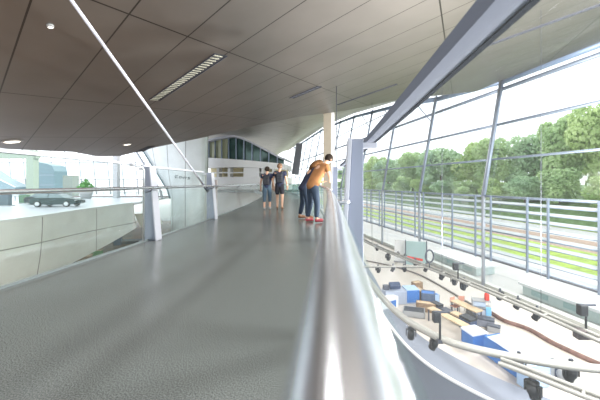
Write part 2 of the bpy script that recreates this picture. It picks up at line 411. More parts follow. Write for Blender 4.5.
# ------------------------------------------------------------ facade frame
P0 = Vector((12.06, 23.5, 0)); U = Vector((-.296, .955, 0)).normalized(); N_ = Vector((.955, .296, 0)).normalized()
def F(t, h, s=0):                       # t along the facade, h over the eye, s further outwards
    q = .2 * (h + 1) if h > -1 else 0
    p = P0 + U * t + N_ * (q + s); p.z = E + h
    return p
def Ht(t):
    pts = [(-40, 8.2), (0, 8.2), (6.6, 8.7), (17.7, 10.6), (37, 13.0), (59, 14.5), (130, 14.5)]
    for (a, ha), (b_, hb) in zip(pts, pts[1:]):
        if t <= b_: return ha + (hb - ha) * (t - a) / (b_ - a)
    return 14.5
FR = Matrix((tuple(U), tuple(N_), (0, 0, 1))).transposed()   # columns U, N, z
bay = 8.7
bays = [bay * i for i in range(-3, 13)]
for i in range(len(bays) - 1):
    t0, t1 = bays[i], bays[i + 1]
    wn = thing('window_%d' % (i + 1), None, 'window', F((t0 + t1) / 2, -8.15), 0, None, 'structure')
    base = Vector(wn.location)
    rel = lambda p: Vector(p) - base
    far = i > 9
    MB().loft([[rel(F(t0, -8.1)), rel(F(t1, -8.1))], [rel(F(t0, -1)), rel(F(t1, -1))], [rel(F(t0, Ht(t0))), rel(F(t1, Ht(t1)))]], smooth=False).build('pane', g_clear, wn)
    for h, r in ((1.84, .08), (4.6, .11), (7.5, .15)):
        MB().tube([rel(F(t0, h, -.15)), rel(F(t1, h, -.15))], r, 8).build('transom', fac_steel, wn)
    if Ht(t0) > 10:
        MB().tube([rel(F(t0, 10.2, -.15)), rel(F(t1, 10.2, -.15))], .07, 8).build('transom', fac_steel, wn)
    MB().tube([rel(F(t0, Ht(t0), -.1)), rel(F(t1, Ht(t1), -.1))], .26, 8).build('header', mat('header_steel', (.25, .34, .50), .4, .3), wn)
    # louvre field
    MB().tube([rel(F(t0, -1.02, -.3)), rel(F(t1, -1.02, -.3))], .08, 8).build('top_rail', fac_steel, wn)
    MB().tube([rel(F(t0, -3.62, -.3)), rel(F(t1, -3.62, -.3))], .06, 8).build('middle_rail', fac_light, wn)
    MB().tube([rel(F(t0, -5.8, -.3)), rel(F(t1, -5.8, -.3))], .06, 8).build('bottom_rail', mat('dark_rail', (.12, .13, .16), .5), wn)
    for k in range(9):
        h = -1.35 - .52 * k
        a0, a1 = F(t0 + .1, h, -.15), F(t1 - .1, h, -.15); b0, b1 = F(t0 + .1, h - .17, -.36), F(t1 - .1, h - .17, -.36)
        MB().loft([[rel(a0), rel(a1)], [rel(b0), rel(b1)]], thick=(0, 0, -.015), smooth=False).build('louvre_blade', g_louvre, wn)
        MB().tube([rel(b0), rel(b1)], .03, 6).build('blade_edge', fac_steel, wn)
    for tt in (.75, 3.5, 4.9, 7.9):
        MB().box(rel(F(t0 + tt, -3.42, -.42)), (.10, .12, 4.95), FR).build('louvre_post', fac_steel, wn)
    MB().box(rel(F((t0 + t1) / 2, -7.95, -.1)), (bay, .5, .35), FR).build('sill', mat('sill_stone', (.48, .50, .47), .6), wn)
for i, t0 in enumerate(bays):
    m = thing('trim_%d' % (i + 3), None, 'mullion', F(t0, -8.15), 0, None, 'structure'); base = Vector(m.location)
    MB().tube([F(t0, -8.15, -.35) - base, F(t0, -1, -.35) - base], .14, 10).build('lower_mullion', fac_light, m)
    MB().tube([F(t0, -1.1, -.3) - base, F(t0, Ht(t0) + .3, -.3) - base], .13, 10).build('upper_mullion', fac_steel, m)
    MB().tube([F(t0 + .22, -1.1, -.32) - base, F(t0 + .22, Ht(t0), -.32) - base], .06, 8).build('mullion_tube', fac_light, m)
    if t0 > 5:
        MB().tube([F(t0, Ht(t0) - 2.6, -.3) - base, F(t0 + 2.6, Ht(t0) + .3, -1.4) - base], .06, 8).build('strut', fac_steel, m)

# ------------------------------------------------------------ ceilings
def HC(X, Y): return 4.07 + .196 * X + .061 * Y
poly = [(22.7, -8), (22.7, -4.6), (17.8, 11.2), (12.9, 26.9), (9.5, 25.4), (5.1, 23.3), (1, 23.6), (-2.5, 22.3), (-6.4, 22.4), (-10, 23.0), (-13.6, 23.2), (-15.2, 23.5), (-17.2, 24.2), (-17.6, 22.5), (-16.6, 19.3), (-16.7, 15.2), (-17, 5), (-17, -8)]
q = 1 / 1.622
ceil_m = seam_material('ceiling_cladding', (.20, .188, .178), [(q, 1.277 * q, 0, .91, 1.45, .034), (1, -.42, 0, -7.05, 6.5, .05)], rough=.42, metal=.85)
cm = MB()
import mathutils
n = len(poly)
tris = mathutils.geometry.tessellate_polygon([[Vector((x, y, 0)) for x, y in poly]])
V0 = [(x, y, E + HC(x, y)) for x, y in poly]
cm.add(V0, [tuple(t) if True else t for t in tris])
rings = [(0, 0), (.25, .03), (.6, .16), (.85, .42), (1.0, .9), (1.0, 1.6)]
def outn(i):
    p, c_, nx = Vector(poly[i - 1]), Vector(poly[i]), Vector(poly[(i + 1) % n])
    e1, e2 = (c_ - p).normalized(), (nx - c_).normalized()
    a = (e1 + e2).normalized(); v = Vector((a.y, -a.x)); return v
area = sum(poly[i][0] * poly[(i + 1) % n][1] - poly[(i + 1) % n][0] * poly[i][1] for i in range(n))
sg = 1 if area > 0 else -1
rows = []
for r, dz in rings:
    row = []
    for i in range(n):
        v = outn(i) * sg; x, y = poly[i]
        k = r if x < 12 or y < -5 else 0.15 * r
        row.append((x + v.x * k, y + v.y * k, E + HC(x, y) + dz))
    row.append(row[0]); rows.append(row)
cm.loft(rows, smooth=True)
top = [(p[0], p[1], p[2]) for p in rows[-1][:-1]]
cm.add(top, [tuple(reversed(t)) for t in tris])
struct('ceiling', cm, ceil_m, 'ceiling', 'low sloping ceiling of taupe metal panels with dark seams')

def TH(t, a):
    k = min(1, max(0, a / 13)); k = k * k * (3 - 2 * k)
    return (Ht(t) + .7) * (1 - k) + 8.6 * k
rows = []
for i in range(0, 40):
    t = 3 + i * 3
    hp = F(t, Ht(t) + .7, -.1)
    row = []
    for j in range(0, 17):
        a = j * 2.2
        p = hp - N_ * a; row.append((p.x, p.y, E + TH(t, a)))
    rows.append(row)
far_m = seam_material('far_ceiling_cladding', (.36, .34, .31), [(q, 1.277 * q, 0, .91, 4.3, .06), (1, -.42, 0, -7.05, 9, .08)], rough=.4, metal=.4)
fc = MB().loft(rows, thick=(0, 0, .4))
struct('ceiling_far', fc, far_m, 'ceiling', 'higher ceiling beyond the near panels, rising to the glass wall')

cn = Vector((-.196, -.061, 1)).normalized()
sd = Vector((-1.277, 1, 0)); sd.z = sd.x * .196 + sd.y * .061; sd.normalize(); sw = cn.cross(sd).normalized()
def slot(name, c, length, width, lab, slats=26, mm=None):
    t = thing(name, lab, 'ceiling vent', c)
    R = Matrix((tuple(sd), tuple(sw), tuple(cn))).transposed()
    z = cn * -.02
    MB().box(cn * -.008, (length, width, .012), R).build('backing', black, t)
    for k in range(slats):
        x = -length / 2 + length * (k + .5) / slats
        MB().box(sd * x + sw * width * .12 + cn * -.026, (.03, width * .72, .03), R).build('slat', mm or yel_slat, t)
    for s in (-1, 1):
        MB().box(sw * s * width / 2 + cn * -.02, (length, .02, .035), R).build('frame', dark, t)
yel_slat = mat('vent_slat', (.30, .30, .25), .5)
def cpt(px, py):
    Xr, Hr = (px - 333) / 300, (183 - py) / 300
    d = 4.07 / (Hr - .196 * Xr - .061); return Vector((Xr * d, d, E + Hr * d))
a, b_ = cpt(219, 54), cpt(156, 100)
slot('ceiling_vent', (a + b_) / 2, (a - b_).length, .42, 'long slatted air vent in the taupe ceiling left of centre')
a, b_ = cpt(492, 42), cpt(600, 6)
slot('ceiling_vent', (a + b_) / 2, 5.6, .2, 'thin dark linear vent in the ceiling at the upper right', 20, mat('vent_black', (.01, .012, .02), 1, 0, 0))
a, b_ = cpt(318, 86), cpt(293, 98)
slot('ceiling_vent', (a + b_) / 2, (a - b_).length, .30, 'dark vent in the ceiling just left of the hanging wire', 8, dark)
a, b_ = cpt(145, 149), cpt(128, 150)
slot('ceiling_vent', a, 2.4, .5, 'dark vent at the far ceiling edge above the white funnel wall', 8, dark)
a = cpt(365, 95)
slot('ceiling_vent', a, 4.5, .16, 'thin dark vent near the ceiling edge above the beige column', 8, dark)
for (px, py, r, lab) in ((12, 141, .30, 'round lit downlight in the ceiling at the far left'), (127, 144, .22, 'small round lit downlight above the white funnel wall'), (50, 25, .05, 'tiny downlight in the ceiling at the upper left')):
    c = cpt(px, py); t = thing('downlight', lab, 'downlight', c, 0, 'ceiling downlights')
    R = cn.to_track_quat('Z', 'Y').to_matrix()
    MB().lathe([(r * 1.25, 0), (r * 1.25, -.03), (r, -.06), (r * .95, -.02)], rot=R, n=20).build('trim_ring', grey_box, t)
    MB().lathe([(0.001, -.02), (r * .95, -.02), (r * .9, -.05), (.001, -.07)], rot=R, n=20).build('diffuser', lamp_m, t)
# fill lamps added overhead, out of view, to brighten deck, hall and bowl
def lamp(x, y, watts, size, lab):
    z = E + HC(x, y) - .04
    t = thing('fill_lamp', lab, 'added fill lamp', (x, y, z), 0, 'added fill lamps overhead')
    MB().lathe([(size * .5, .03), (size * .62, .03), (size * .62, -.05), (size * .55, -.05), (size * .5, .0)], n=24).build('trim_ring', grey_box, t)
    l = bpy.data.lights.new('fill_light', 'AREA'); l.shape = 'DISK'; l.size = size; l.energy = watts; l.color = (1, .965, .92)
    o = bpy.data.objects.new('fill_light', l); C.objects.link(o); o.parent = t; o.location = (0, 0, -.06)
for (x, y, wt, sz) in ((-1.6, 1.5, 45, .8), (-1.7, 5.2, 60, .8), (-1.6, -3, 40, .8), (-6, 1, 60, .8), (-15, 5, 750, 1), (-15.2, 10, 750, 1), (8, 1, 800, 1.4), (13, 3, 1300, 1.4), (12, 8, 1300, 1.4), (8, 6.5, 800, 1.4)):
    lamp(x, y, wt, sz, 'round fill lamp added to the ceiling panels overhead')

# ------------------------------------------------------------ ground level
hf = MB()
outer = [(1.5, 60), (1.9, 45), (3.45, 28), (3.7, 20.5), (4.2, 16.4), (5.8, 13.4), (7.8, 11.3), (10.5, 9.3), (14, 7.5), (17, 6.6)]
inner = [(.4, 60), (.9, 45), (2.3, 28), (2.75, 20.5), (3.2, 16.0), (4.0, 13.2), (5.5, 11.2), (7.9, 9.2), (11, 7.3), (16, 5.2)]
def smooth(pts, k=3):
    for _ in range(k):
        r = [pts[0]]
        for a, b_ in zip(pts, pts[1:]):
            r += [tuple(.75 * x + .25 * y for x, y in zip(a, b_)), tuple(.25 * x + .75 * y for x, y in zip(a, b_))]
        r.append(pts[-1]); pts = r
    return pts
so_, si_ = smooth(outer), smooth(inner)
facside = [(F(t, -8.15, -.2).x, F(t, -8.15, -.2).y) for t in (-18, 0, 20, 40)]
polyf = so_[::-1] + [(facside[-1][0], 62)]
polyf = [(x, y) for x, y in so_][::-1]           # from near to far
polyf = [(17.2, 6.4)] + polyf + [(facside[3][0], facside[3][1])]
# facade points back from far to near
polyf = polyf + [(facside[2][0], facside[2][1]), (facside[1][0], facside[1][1]), (facside[0][0], facside[0][1])]
hf.prism(polyf, GZ - .3, GZ)
struct('floor_hall', hf, hall_floor, 'floor', 'bright beige hall floor far below the bridge')
led = MB().loft([[(a[0], a[1], GZ - .3), (a[0], a[1], GZ + .12), (b_[0], b_[1], GZ + .12), (b_[0], b_[1], GZ - 3.4)] for a, b_ in zip(so_, si_)], smooth=False)
struct('trim_30', led, grey_blue, 'trim', 'curved grey-blue ledge round the opening in the hall floor')
lip = MB().loft([[(b_[0] - .02, b_[1], GZ + .12), (b_[0] - .02, b_[1], GZ + .2), (b_[0] + .12, b_[1], GZ + .2), (b_[0] + .12, b_[1], GZ + .12)] for b_ in si_], smooth=False)
struct('trim_31', lip, white, 'trim', 'thin white lip on the inner edge of the curved ledge')
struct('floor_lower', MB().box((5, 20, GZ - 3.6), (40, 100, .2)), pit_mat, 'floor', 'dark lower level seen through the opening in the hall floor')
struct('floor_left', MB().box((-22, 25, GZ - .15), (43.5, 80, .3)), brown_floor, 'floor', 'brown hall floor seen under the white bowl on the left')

# ------------------------------------------------------------ outside
def strip(p0, p1, z, th=.3, t0=-60, t1=260):
    a = [P0 + U * t0 + N_ * p0, P0 + U * t1 + N_ * p0, P0 + U * t1 + N_ * p1, P0 + U * t0 + N_ * p1]
    return MB().prism([(v.x, v.y) for v in a], z - th, z)
zo = GZ + .0
struct('ground_terrace', strip(.3, 11, zo), pave, 'ground', 'pale paved terrace outside the glass wall')
tag(strip(11, 20, zo + .12).build('lawn_strip', grass), 'bright lime lawn strip outside beyond the pale terrace', 'lawn', kind='structure')
struct('ground_track', strip(20, 28, zo + .05), path_br, 'ground', 'brown track bed beyond the first lawn strip')
struct('ground_road', strip(28, 37, zo + .05), pave, 'ground', 'pale road between the two lawns')
tag(strip(37, 41, zo + .3).build('lawn_strip', grass), 'narrow lime lawn strip at the foot of the tree bank', 'lawn', kind='structure')
# embankment
rows = []
for p, z in ((41, zo), (48, E - 4.6), (60, E - 3.2), (110, E - 2), (400, E - 2)):
    a, b_ = P0 + U * -120 + N_ * p, P0 + U * 500 + N_ * p
    rows.append([(a.x, a.y, z), (b_.x, b_.y, z)])
struct('ground_bank', MB().loft(rows, thick=(0, 0, -1), smooth=False), grass_d, 'ground', 'grassy bank rising to the trees')
struct('ground_left', MB().box((-160, 150, GZ - .6), (320, 420, .3)), pave, 'ground', 'pale ground outside the hall')

# low outside things: white canopies beyond the glass
def low_roof(p, t, L_, W_, H_, lab, m1=white, m2=mat('pale_teal', (.55, .66, .64), .5)):
    c = P0 + U * t + N_ * p
    th = thing('site_container', lab, 'container', (c.x, c.y, GZ))
    MB().box((0, 0, H_ / 2), (L_, W_, H_), FR).build('body', m2, th)
    MB().box((0, 0, H_ + .1), (L_ + .4, W_ + .5, .2), FR).build('roof', m1, th, bevel=.03)
    for k in range(int(L_ / 2.2)):
        MB().box(U * (-L_ / 2 + 1.1 + 2.2 * k) - N_ * (W_ / 2 + .02) + Vector((0, 0, H_ * .55)), (1.2, .04, H_ * .5), FR).build('window', teal, th)
low_roof(2.3, -6.5, 9, 2.0, .7, 'long low white-roofed box outside the glass wall at the right')
low_roof(2.3, 5.5, 6, 2.0, .7, 'short low white-roofed box outside the glass behind the trolley')

def crown(seed, leaf, n=6500):
    rnd = random.Random(seed); m = MB(); blobs = []
    for k in range(16):
        a = rnd.uniform(0, 2 * PI); r = rnd.uniform(0, .62); z = rnd.uniform(-.72, .72)
        s = math.sqrt(max(.1, 1 - z * z))
        blobs.append((Vector((math.cos(a) * r * s, math.sin(a) * r * s, z * .95)), rnd.uniform(.24, .42)))
    blobs.append((Vector((0, 0, 0)), .6))
    for k in range(n):
        c, r = blobs[rnd.randrange(len(blobs))]
        d = Vector((rnd.gauss(0, 1), rnd.gauss(0, 1), rnd.gauss(.2, 1))).normalized()
        p = c + d * r * rnd.uniform(.75, 1.05)
        u = Vector((rnd.gauss(0, 1), rnd.gauss(0, 1), rnd.gauss(0, 1))).normalized(); v = u.cross(d + u * .1).normalized(); s = rnd.uniform(.03, .075)
        m.add([p - u * s, p + v * s * .7, p + u * s, p - v * s * .7], [(0, 1, 2, 3)])
    return m.build('crown', leaf)
def trunk():
    m = MB().tube([(0, 0, -1.6), (.02, 0, -.6), (0, .03, .3)], [.07, .05, .02], 8)
    for a in range(5):
        m.tube([(0, 0, -.7 + .12 * a), (.35 * math.cos(a * 1.3), .35 * math.sin(a * 1.3), -.1 + .1 * a)], [.03, .01], 6)
    return m.build('trunk', bark)
protos = []
for k, (sd_, lf) in enumerate(((1, leaf_a), (2, leaf_b), (3, leaf_c))):
    protos.append((crown(sd_, lf), trunk()))
used = set()
def tree(t, p, z, ztop, wid, kind, lab, name='tree', group='trees beyond the glass wall'):
    c = P0 + U * t + N_ * p
    Hh = ztop - z; e = thing(name, lab, 'tree' if name == 'tree' else 'bush', (c.x, c.y, z), random.uniform(0, 6), group)
    for j, src in enumerate(protos[kind]):
        if (kind, j) in used: o = src.copy(); C.objects.link(o)
        else: o = src; used.add((kind, j))
        o.parent = e; o.location = (0, 0, Hh * .56 if name == 'tree' else Hh * .45); o.scale = (wid, wid, Hh * .46)
        if j == 1: o.scale = (wid * .7, wid * .7, Hh * .36)
    return e
pn = ['at the far right edge', 'right of the glass wall strut', 'tallest at the right', 'just left of the tallest trees', 'between two upright mullions', 'in the middle of the glass wall', 'left of the middle mullion', 'seen through the middle bay', 'seen beside the slanting mullion', 'behind the second mullion', 'left of the second mullion', 'seen past the near post', 'small through the far bay', 'smaller through the far bay', 'farthest through the glass']
kinds = ['mid-green leafy tree', 'cool-green leafy tree', 'yellow-green leafy tree']
k = 0
rt = random.Random(11)
for t in (8, 17, 26, 34, 43, 53, 64, 75, 88, 101, 116, 132, 150, 170, 195):
    Hh = 17.5 if 15 < t < 36 else (15 if t < 60 else 14.5)
    Hh += rt.uniform(-1, 1); p = 55 + rt.uniform(-3, 5)
    ki = [2, 0, 2, 0, 1, 0, 2, 1, 1, 0, 1, 2, 1, 0, 1][k]
    tree(t, p, E - 4, E + Hh, 8.2 if t < 60 else 9.5, ki, '%s standing %s' % (kinds[ki], pn[k])); k += 1
for t_, p_, ki, w_, h_, lab in ((30, 78, 1, 11, 12, 'broad hazy cool-green tree behind the tallest trees'), (52, 80, 0, 11, 11, 'broad hazy mid-green tree in the back row, second from the right'), (78, 82, 1, 12, 10.5, 'broad hazy cool-green tree in the back row, third from the right'), (106, 84, 2, 13, 10, 'broad hazy yellow-green tree in the back row, fourth from the right'), (140, 86, 1, 15, 10, 'broad hazy cool-green tree in the back row, fifth from the right'), (185, 88, 0, 18, 9.5, 'broad hazy mid-green tree at the left end of the back row')):
    tree(t_, p_, E - 3, E + h_, w_, ki, lab)
k = 0
for t in (2, 11, 20, 29, 37, 46, 56, 68, 80, 94, 110, 126, 145, 165, 190, 220):
    ki = k % 3
    tree(t, 47 + rt.uniform(-1, 1), E - 5, E + rt.uniform(1.2, 4.5), 5.6, ki, '%s bush in the row before the trees, %s from the right' % (['mid-green', 'cool-green', 'yellow-green'][ki], (ordn + ['sixteenth'])[k].replace('nearest', 'first')), 'bush', 'bushes before the trees'); k += 1

# ------------------------------------------------------------ column, wires, banner
t = thing('column', 'tall beige rectangular concrete column behind the leaning couple', 'column', (-.35, 25, GZ - .0))
MB().box((-.12, 0, 7.2), (.62, .9, 14.4)).build('shaft', beige_col, t)
MB().box((.34, 0, 7.0), (.28, .8, 14.0)).build('cladding_strip', white, t)
def wire(px, y0, d, zb, r, lab, ztop=None):
    x = (px - 333) / 300 * d
    zt = ztop if ztop else E + HC(x, d)
    o = MB().tube([(x, d, zb), (x, d, zt)], r, 6).build('hanging_wire', dark)
    tag(o, lab, 'wire', 'wires hanging from the ceiling')
ZT = E - 4.6
wire(336.5, 85, 15.7, E + .1, .022, 'thin pole hanging from the ceiling in front of the beige column')
wire(372, 150, 22.4, ZT, .015, 'thin wire dropping to the lighting track just right of the near post')
wire(442, 150, 15.2, ZT, .012, 'thin wire dropping to the lighting track in the middle of the glass wall')
wire(541, 250, 10.7, ZT, .008, 'thin wire dropping to the lighting track at the right')
o = MB()
p = [at(296.3, 0, 60), at(302.5, 0, 60), at(298.5, 0, 60), at(291.5, 0, 60)]
zz = [E + 39.5 * .2, E + 40 * .2, E + 8 * .2, E + 9 * .2]
vs = [(v.x, v.y, z) for v, z in zip(p, zz)]; o.add(vs + [(x, y + .4, z) for x, y, z in vs], [(0, 1, 2, 3), (7, 6, 5, 4), (0, 4, 5, 1), (1, 5, 6, 2), (2, 6, 7, 3), (3, 7, 4, 0)])
o = o.build('banner', banner_m); tag(o, 'tall slanting grey banner hanging before the far lattice window', 'banner')

# ------------------------------------------------------------ far building with ribbon window
D = 50
bx = lambda px: (px - 333) / 300 * D
t = thing('far_building', 'white curved building body with an arched green ribbon window', 'building', (bx(240), D, GZ))
base = Vector(t.location)
xs = [bx(200 + i * 5) for i in range(17)]     # 200..280
def top_h(px): 
    pts = [(200, 6.9), (215, 7.3), (235, 7.6), (245, 7.1), (255, 6.3), (265, 5.4), (280, 4.1), (295, 3.4)]
    for (a, ha), (b2, hb) in zip(pts, pts[1:]):
        if px <= b2: return ha + (hb - ha) * (px - a) / (b2 - a)
    return 3.4
def bot_h(px): return 4.4 - (px - 200) * .0135
def bul(px): return .0012 * (px - 245) ** 2
def strip_b(name, f0, f1, dy, m, a=200, b2=284, th=.4, step=4):
    rows = []
    for px in range(a, b2 + 1, step):
        x = bx(px); y = D + bul(px) + dy
        rows.append([Vector((x, y, E + f0(px))) - base, Vector((x, y, E + f1(px))) - base])
    return MB().loft(rows, thick=(0, th, 0), smooth=False).build(name, m, t)
strip_b('lower_wall', lambda p: -8.1, lambda p: 1.05, 0, white, th=8)
strip_b('loggia_back', lambda p: 1.05, lambda p: 2.6, 2.0, yellow_in, th=1)
strip_b('loggia_rail', lambda p: 1.65, lambda p: 1.85, .2, white, th=.2)
strip_b('upper_band', lambda p: 2.6 - max(0, p - 250) * .01, bot_h, -.5, white, th=8)
strip_b('ribbon_glazing', bot_h, top_h, .3, green_glass, 226, 282, th=.2)
strip_b('ribbon_glazing', bot_h, top_h, .3, yel_glass, 200, 226, th=.2, step=2)
strip_b('roof_edge', lambda p: top_h(p), lambda p: top_h(p) + .32, -1.0, post_light, 200, 284, th=9)
for px in list(range(204, 282, 8)):
    x = bx(px); y = D + bul(px) + .05
    MB().box(Vector((x, y, E + (bot_h(px) + top_h(px)) / 2)) - base, (.16, .3, top_h(px) - bot_h(px))).build('mullion', fac_steel, t)
for px in (215, 228, 251, 262, 272):
    MB().box(Vector((bx(px), D + bul(px) + .9, E + 1.8)) - base, (2.6 if px == 251 else .4, 1.6, 1.6)).build('loggia_pier', white, t)
# landing at bridge end
rows = [[(XL(45) - 3, 45, -.02), (XR(45) + .6, 45, -.02)], [(bx(206), 49.6, -.02), (bx(300), 49.6, -.02)]]
struct('floor_landing', MB().loft(rows, thick=(0, 0, -.4), smooth=False), deck_mat, 'floor', 'grey landing where the bridge meets the far building')

# ------------------------------------------------------------ funnel wall
Dc = 42
cone = seam_material('funnel_cladding', (.66, .71, .73), [(1, 0, 0, 0.4, 2.6, .12)], rough=.3, metal=.2, dark_f=.45)
rows = []
for i in range(15):
    h = -8.1 + i * 16.2 / 14
    xl = -24.2 - .62 * (h + 1) if h > -1.6 else -23.8
    xr = -18.2
    rows.append([Vector((xl + (xr - xl) * j / 12, Dc - 2.2 * math.sin(PI * j / 12 * .8) + 2.0, E + h)) for j in range(13)])
t = thing('funnel_wall', 'pale panelled funnel-shaped wall with upright seams behind the left glass screen', 'wall', (-21, Dc, GZ))
base = Vector(t.location)
MB().loft([[p - base for p in r] for r in rows], thick=(.2, .6, 0)).build('cladding', cone, t)
MB().loft([[r[0] - base + Vector((-1.7, .5, 0)), r[0] - base + Vector((-1.3, .2, 0))] for r in rows[5:]], thick=(0, .3, 0)).build('edge_strut', post_light, t)
MB().loft([[r[0] - base + Vector((-.7, .8, 0)), r[0] - base + Vector((0, .8, 0))] for r in rows[5:]], thick=(0, .3, 0)).build('edge_glazing', blue_glassy, t)
# dark lettering on the funnel wall: four blurred joined strokes
lg = thing('wall_lettering', 'small dark joined lettering on the pale funnel wall', 'sign', at(182.5, .7, 40.9))
xo = -1.05
for k, (wd, pts) in enumerate(((.5, [(.42, .34), (.1, .34), (.02, .16), (.36, .16), (.05, .12), (.02, 0), (.4, 0)]), (.42, [(.0, .1), (.12, .24), (.32, .22), (.34, .04), (.16, -.02), (.02, .08)]), (.62, [(0, .22), (.12, 0), (.26, .2), (.4, -.02), (.56, .2)]), (.4, [(.34, .2), (.08, .18), (.06, .1), (.32, .06), (.28, -.06), (.02, -.04)]))):
    MB().tube([(xo + x, 0, z - k * .04) for x, z in pts], .045, 6).build('letter', logo_m, lg)
    xo += wd + .06

# ------------------------------------------------------------ white bowl and car platform
top_pts = smooth([(-21.0, 4), (-21.8, 12), (-22.2, 20), (-22.7, 23.6), (-24, 27.9), (-24.9, 33), (-25.9, 39)], 2)
bowl_m = seam_material('bowl_cladding', (.90, .90, .87), [(0, 1, 0, 23.5, 7.7, .10), (0, .03, 1, E - 4.7 + .75, 40, .08)], rough=.3, metal=.0, dark_f=.35)
rows = []
for (x, y) in top_pts:
    k = min(1, max(0, (y - 18) / 23))
    hb = -7.9 + k * k * 2.6
    row = []
    for j in range(9):
        f = j / 8; h = -2.6 + (hb + 2.6) * f
        row.append((x - (.9 - 1.5 * k) * f ** 2.2, y, E + h))
    rows.append(row)
xe, ye = top_pts[-1]
rows.append([(p[0] - 1.2, p[1] + 1.6, p[2]) for p in rows[-1]]); rows.append([(p[0] - 5, p[1] + 1.6, p[2]) for p in rows[-1]])
bw = thing('display_bowl', 'large white smooth bowl-shaped body with thin panel seams on the left', 'bowl wall', (-23, 24, GZ)); base = Vector(bw.location)
MB().loft([[Vector((-27.5, 41.5, E - 4.3)) - base, Vector((-25.0, 42.3, E - 4.2)) - base], [Vector((-26.5, 41.3, E - 6.1)) - base, Vector((-24.2, 42.3, E - 5.8)) - base]], thick=(0, .5, 0), smooth=False).build('end_panel', mat('end_beige', (.62, .60, .50), .5), bw)
o = MB().loft([[Vector(p) for p in r] for r in rows]).build('shell', bowl_m, bw); o.location = -base
rim = MB().loft([[(x - .35, y, E - 2.66), (x - .35, y, E - 2.50), (x + .03, y, E - 2.50), (x + .03, y, E - 2.66)] for x, y in top_pts], smooth=False).build('rim', white, bw); rim.location = -base
pf = [(x - .2, y) for x, y in top_pts] + [(-28, 46), (-34, 68), (-95, 68), (-95, 4)]
struct('floor_platform', MB().prism(pf, E - 2.9, E - 2.6), platform_m, 'floor', 'pale raised floor on which the cars stand')

# far left glazing and bits
t = thing('window_20', None, 'window', (-60, 76, 0), 0, None, 'structure')
for px in range(-20, 140, 14):
    x = (px - 333) / 300 * 76; 
    MB().tube([(x + 60 + 1.2, 0, -2), (x + 60, 0, E + 9)], .12, 6).build('frame', fac_light, t)
for h in (.9, 5.2):
    MB().tube([(-95 + 60 + 0, 0, E + h), (-45 + 60, 0, E + h)], .12, 6).build('transom', fac_light, t)
t = thing('column', 'pale green square column beyond the display cars', 'column', (*at(32.5, 0, 52).xy, E - 2.6))
MB().box((0, 0, 4.1), (1.25, 1.0, 8.2)).build('shaft', pale_green, t)
MB().box((-2.4, .1, 7.4), (6.6, .8, 1.1)).build('beam', pale_green, t)
t = thing('column', 'slim grey column left of the funnel wall', 'column', (*at(116.5, 0, 52).xy, E - 2.6))
MB().box((0, 0, 4.1), (.75, .75, 8.2)).build('shaft', mat('col_grey', (.5, .51, .54), .5), t)
# blue glass pavilion with rounded corner
t = thing('glass_pavilion', 'blue-grey glazed pavilion with a rounded upper corner behind the cars', 'pavilion', (*at(49, 0, 62).xy, E - 2.6))
w2, hh = 2.5, 6.6
pr = [(-w2, 0), (w2, 0), (w2, hh - 1.6), (w2 - .5, hh - .5), (w2 - 1.6, hh - .1), (-w2, hh + .5)]
m = MB(); nn = len(pr); m.add([(x, -1.5, z) for x, z in pr] + [(x, 1.5, z) for x, z in pr], [list(range(nn)), list(range(nn, 2 * nn))[::-1]] + [(i, nn + i, nn + (i + 1) % nn, (i + 1) % nn) for i in range(nn)])
m.build('glazing', blue_glassy, t)
for z in (2.2, 4.2): MB().box((0, -1.54, z), (2 * w2, .08, .08)).build('glazing_bar', fac_light, t)
t = thing('glass_pavilion', 'low slanting glass hood at the left edge behind the cars', 'pavilion', (*at(2, 0, 60).xy, E - 2.6))
m = MB(); pr = [(-4.5, 0), (4.5, 0), (4.2, 1.8), (.5, 3.6), (-2.5, 5.6), (-4.5, 6)]; nn = len(pr)
m.add([(x, -1.5, z) for x, z in pr] + [(x, 1.5, z) for x, z in pr], [list(range(nn)), list(range(nn, 2 * nn))[::-1]] + [(i, nn + i, nn + (i + 1) % nn, (i + 1) % nn) for i in range(nn)])
m.build('glazing', mat('hood_glass', (.26, .36, .41), .3, .1), t)
MB().tube([(4.3, -1.55, 1.8), (.5, -1.55, 3.65), (-2.5, -1.55, 5.65)], .09, 6).build('hood_edge', white, t)
o = MB().box((*at(71, 0, 56).xy, E - .6), (1.8, 1.5, 4.0)).build('kiosk', mat('kiosk_grey_green', (.27, .31, .28), .5), bevel=.05); tag(o, 'grey-green kiosk box left of the leafy planter', 'kiosk')
# planter with leaves
t = thing('planter', 'leafy green planter behind the car', 'plant', (*at(86, 0, 50).xy, E - 2.6))
MB().lathe([(.01, 0), (.7, 0), (.95, 1.3), (.85, 1.3), (.8, 1.1), (.01, 1.1)], n=16).build('pot', grey_box, t)
m = MB(); rr = random.Random(4)
for k in range(420):
    a = rr.uniform(0, 2 * PI); r = rr.uniform(0, 1.2); p = Vector((math.cos(a) * r, math.sin(a) * r, 1.3 + rr.uniform(0, 1.6) * (1.3 - r * .7)))
    u = Vector((rr.gauss(0, 1), rr.gauss(0, 1), rr.gauss(.5, 1))).normalized(); v = u.orthogonal().normalized(); s = rr.uniform(.12, .28)
    m.add([p - u * s, p + v * s * .5, p + u * s, p - v * s * .5], [(0, 1, 2, 3)])
m.build('foliage', green_leaf, t)

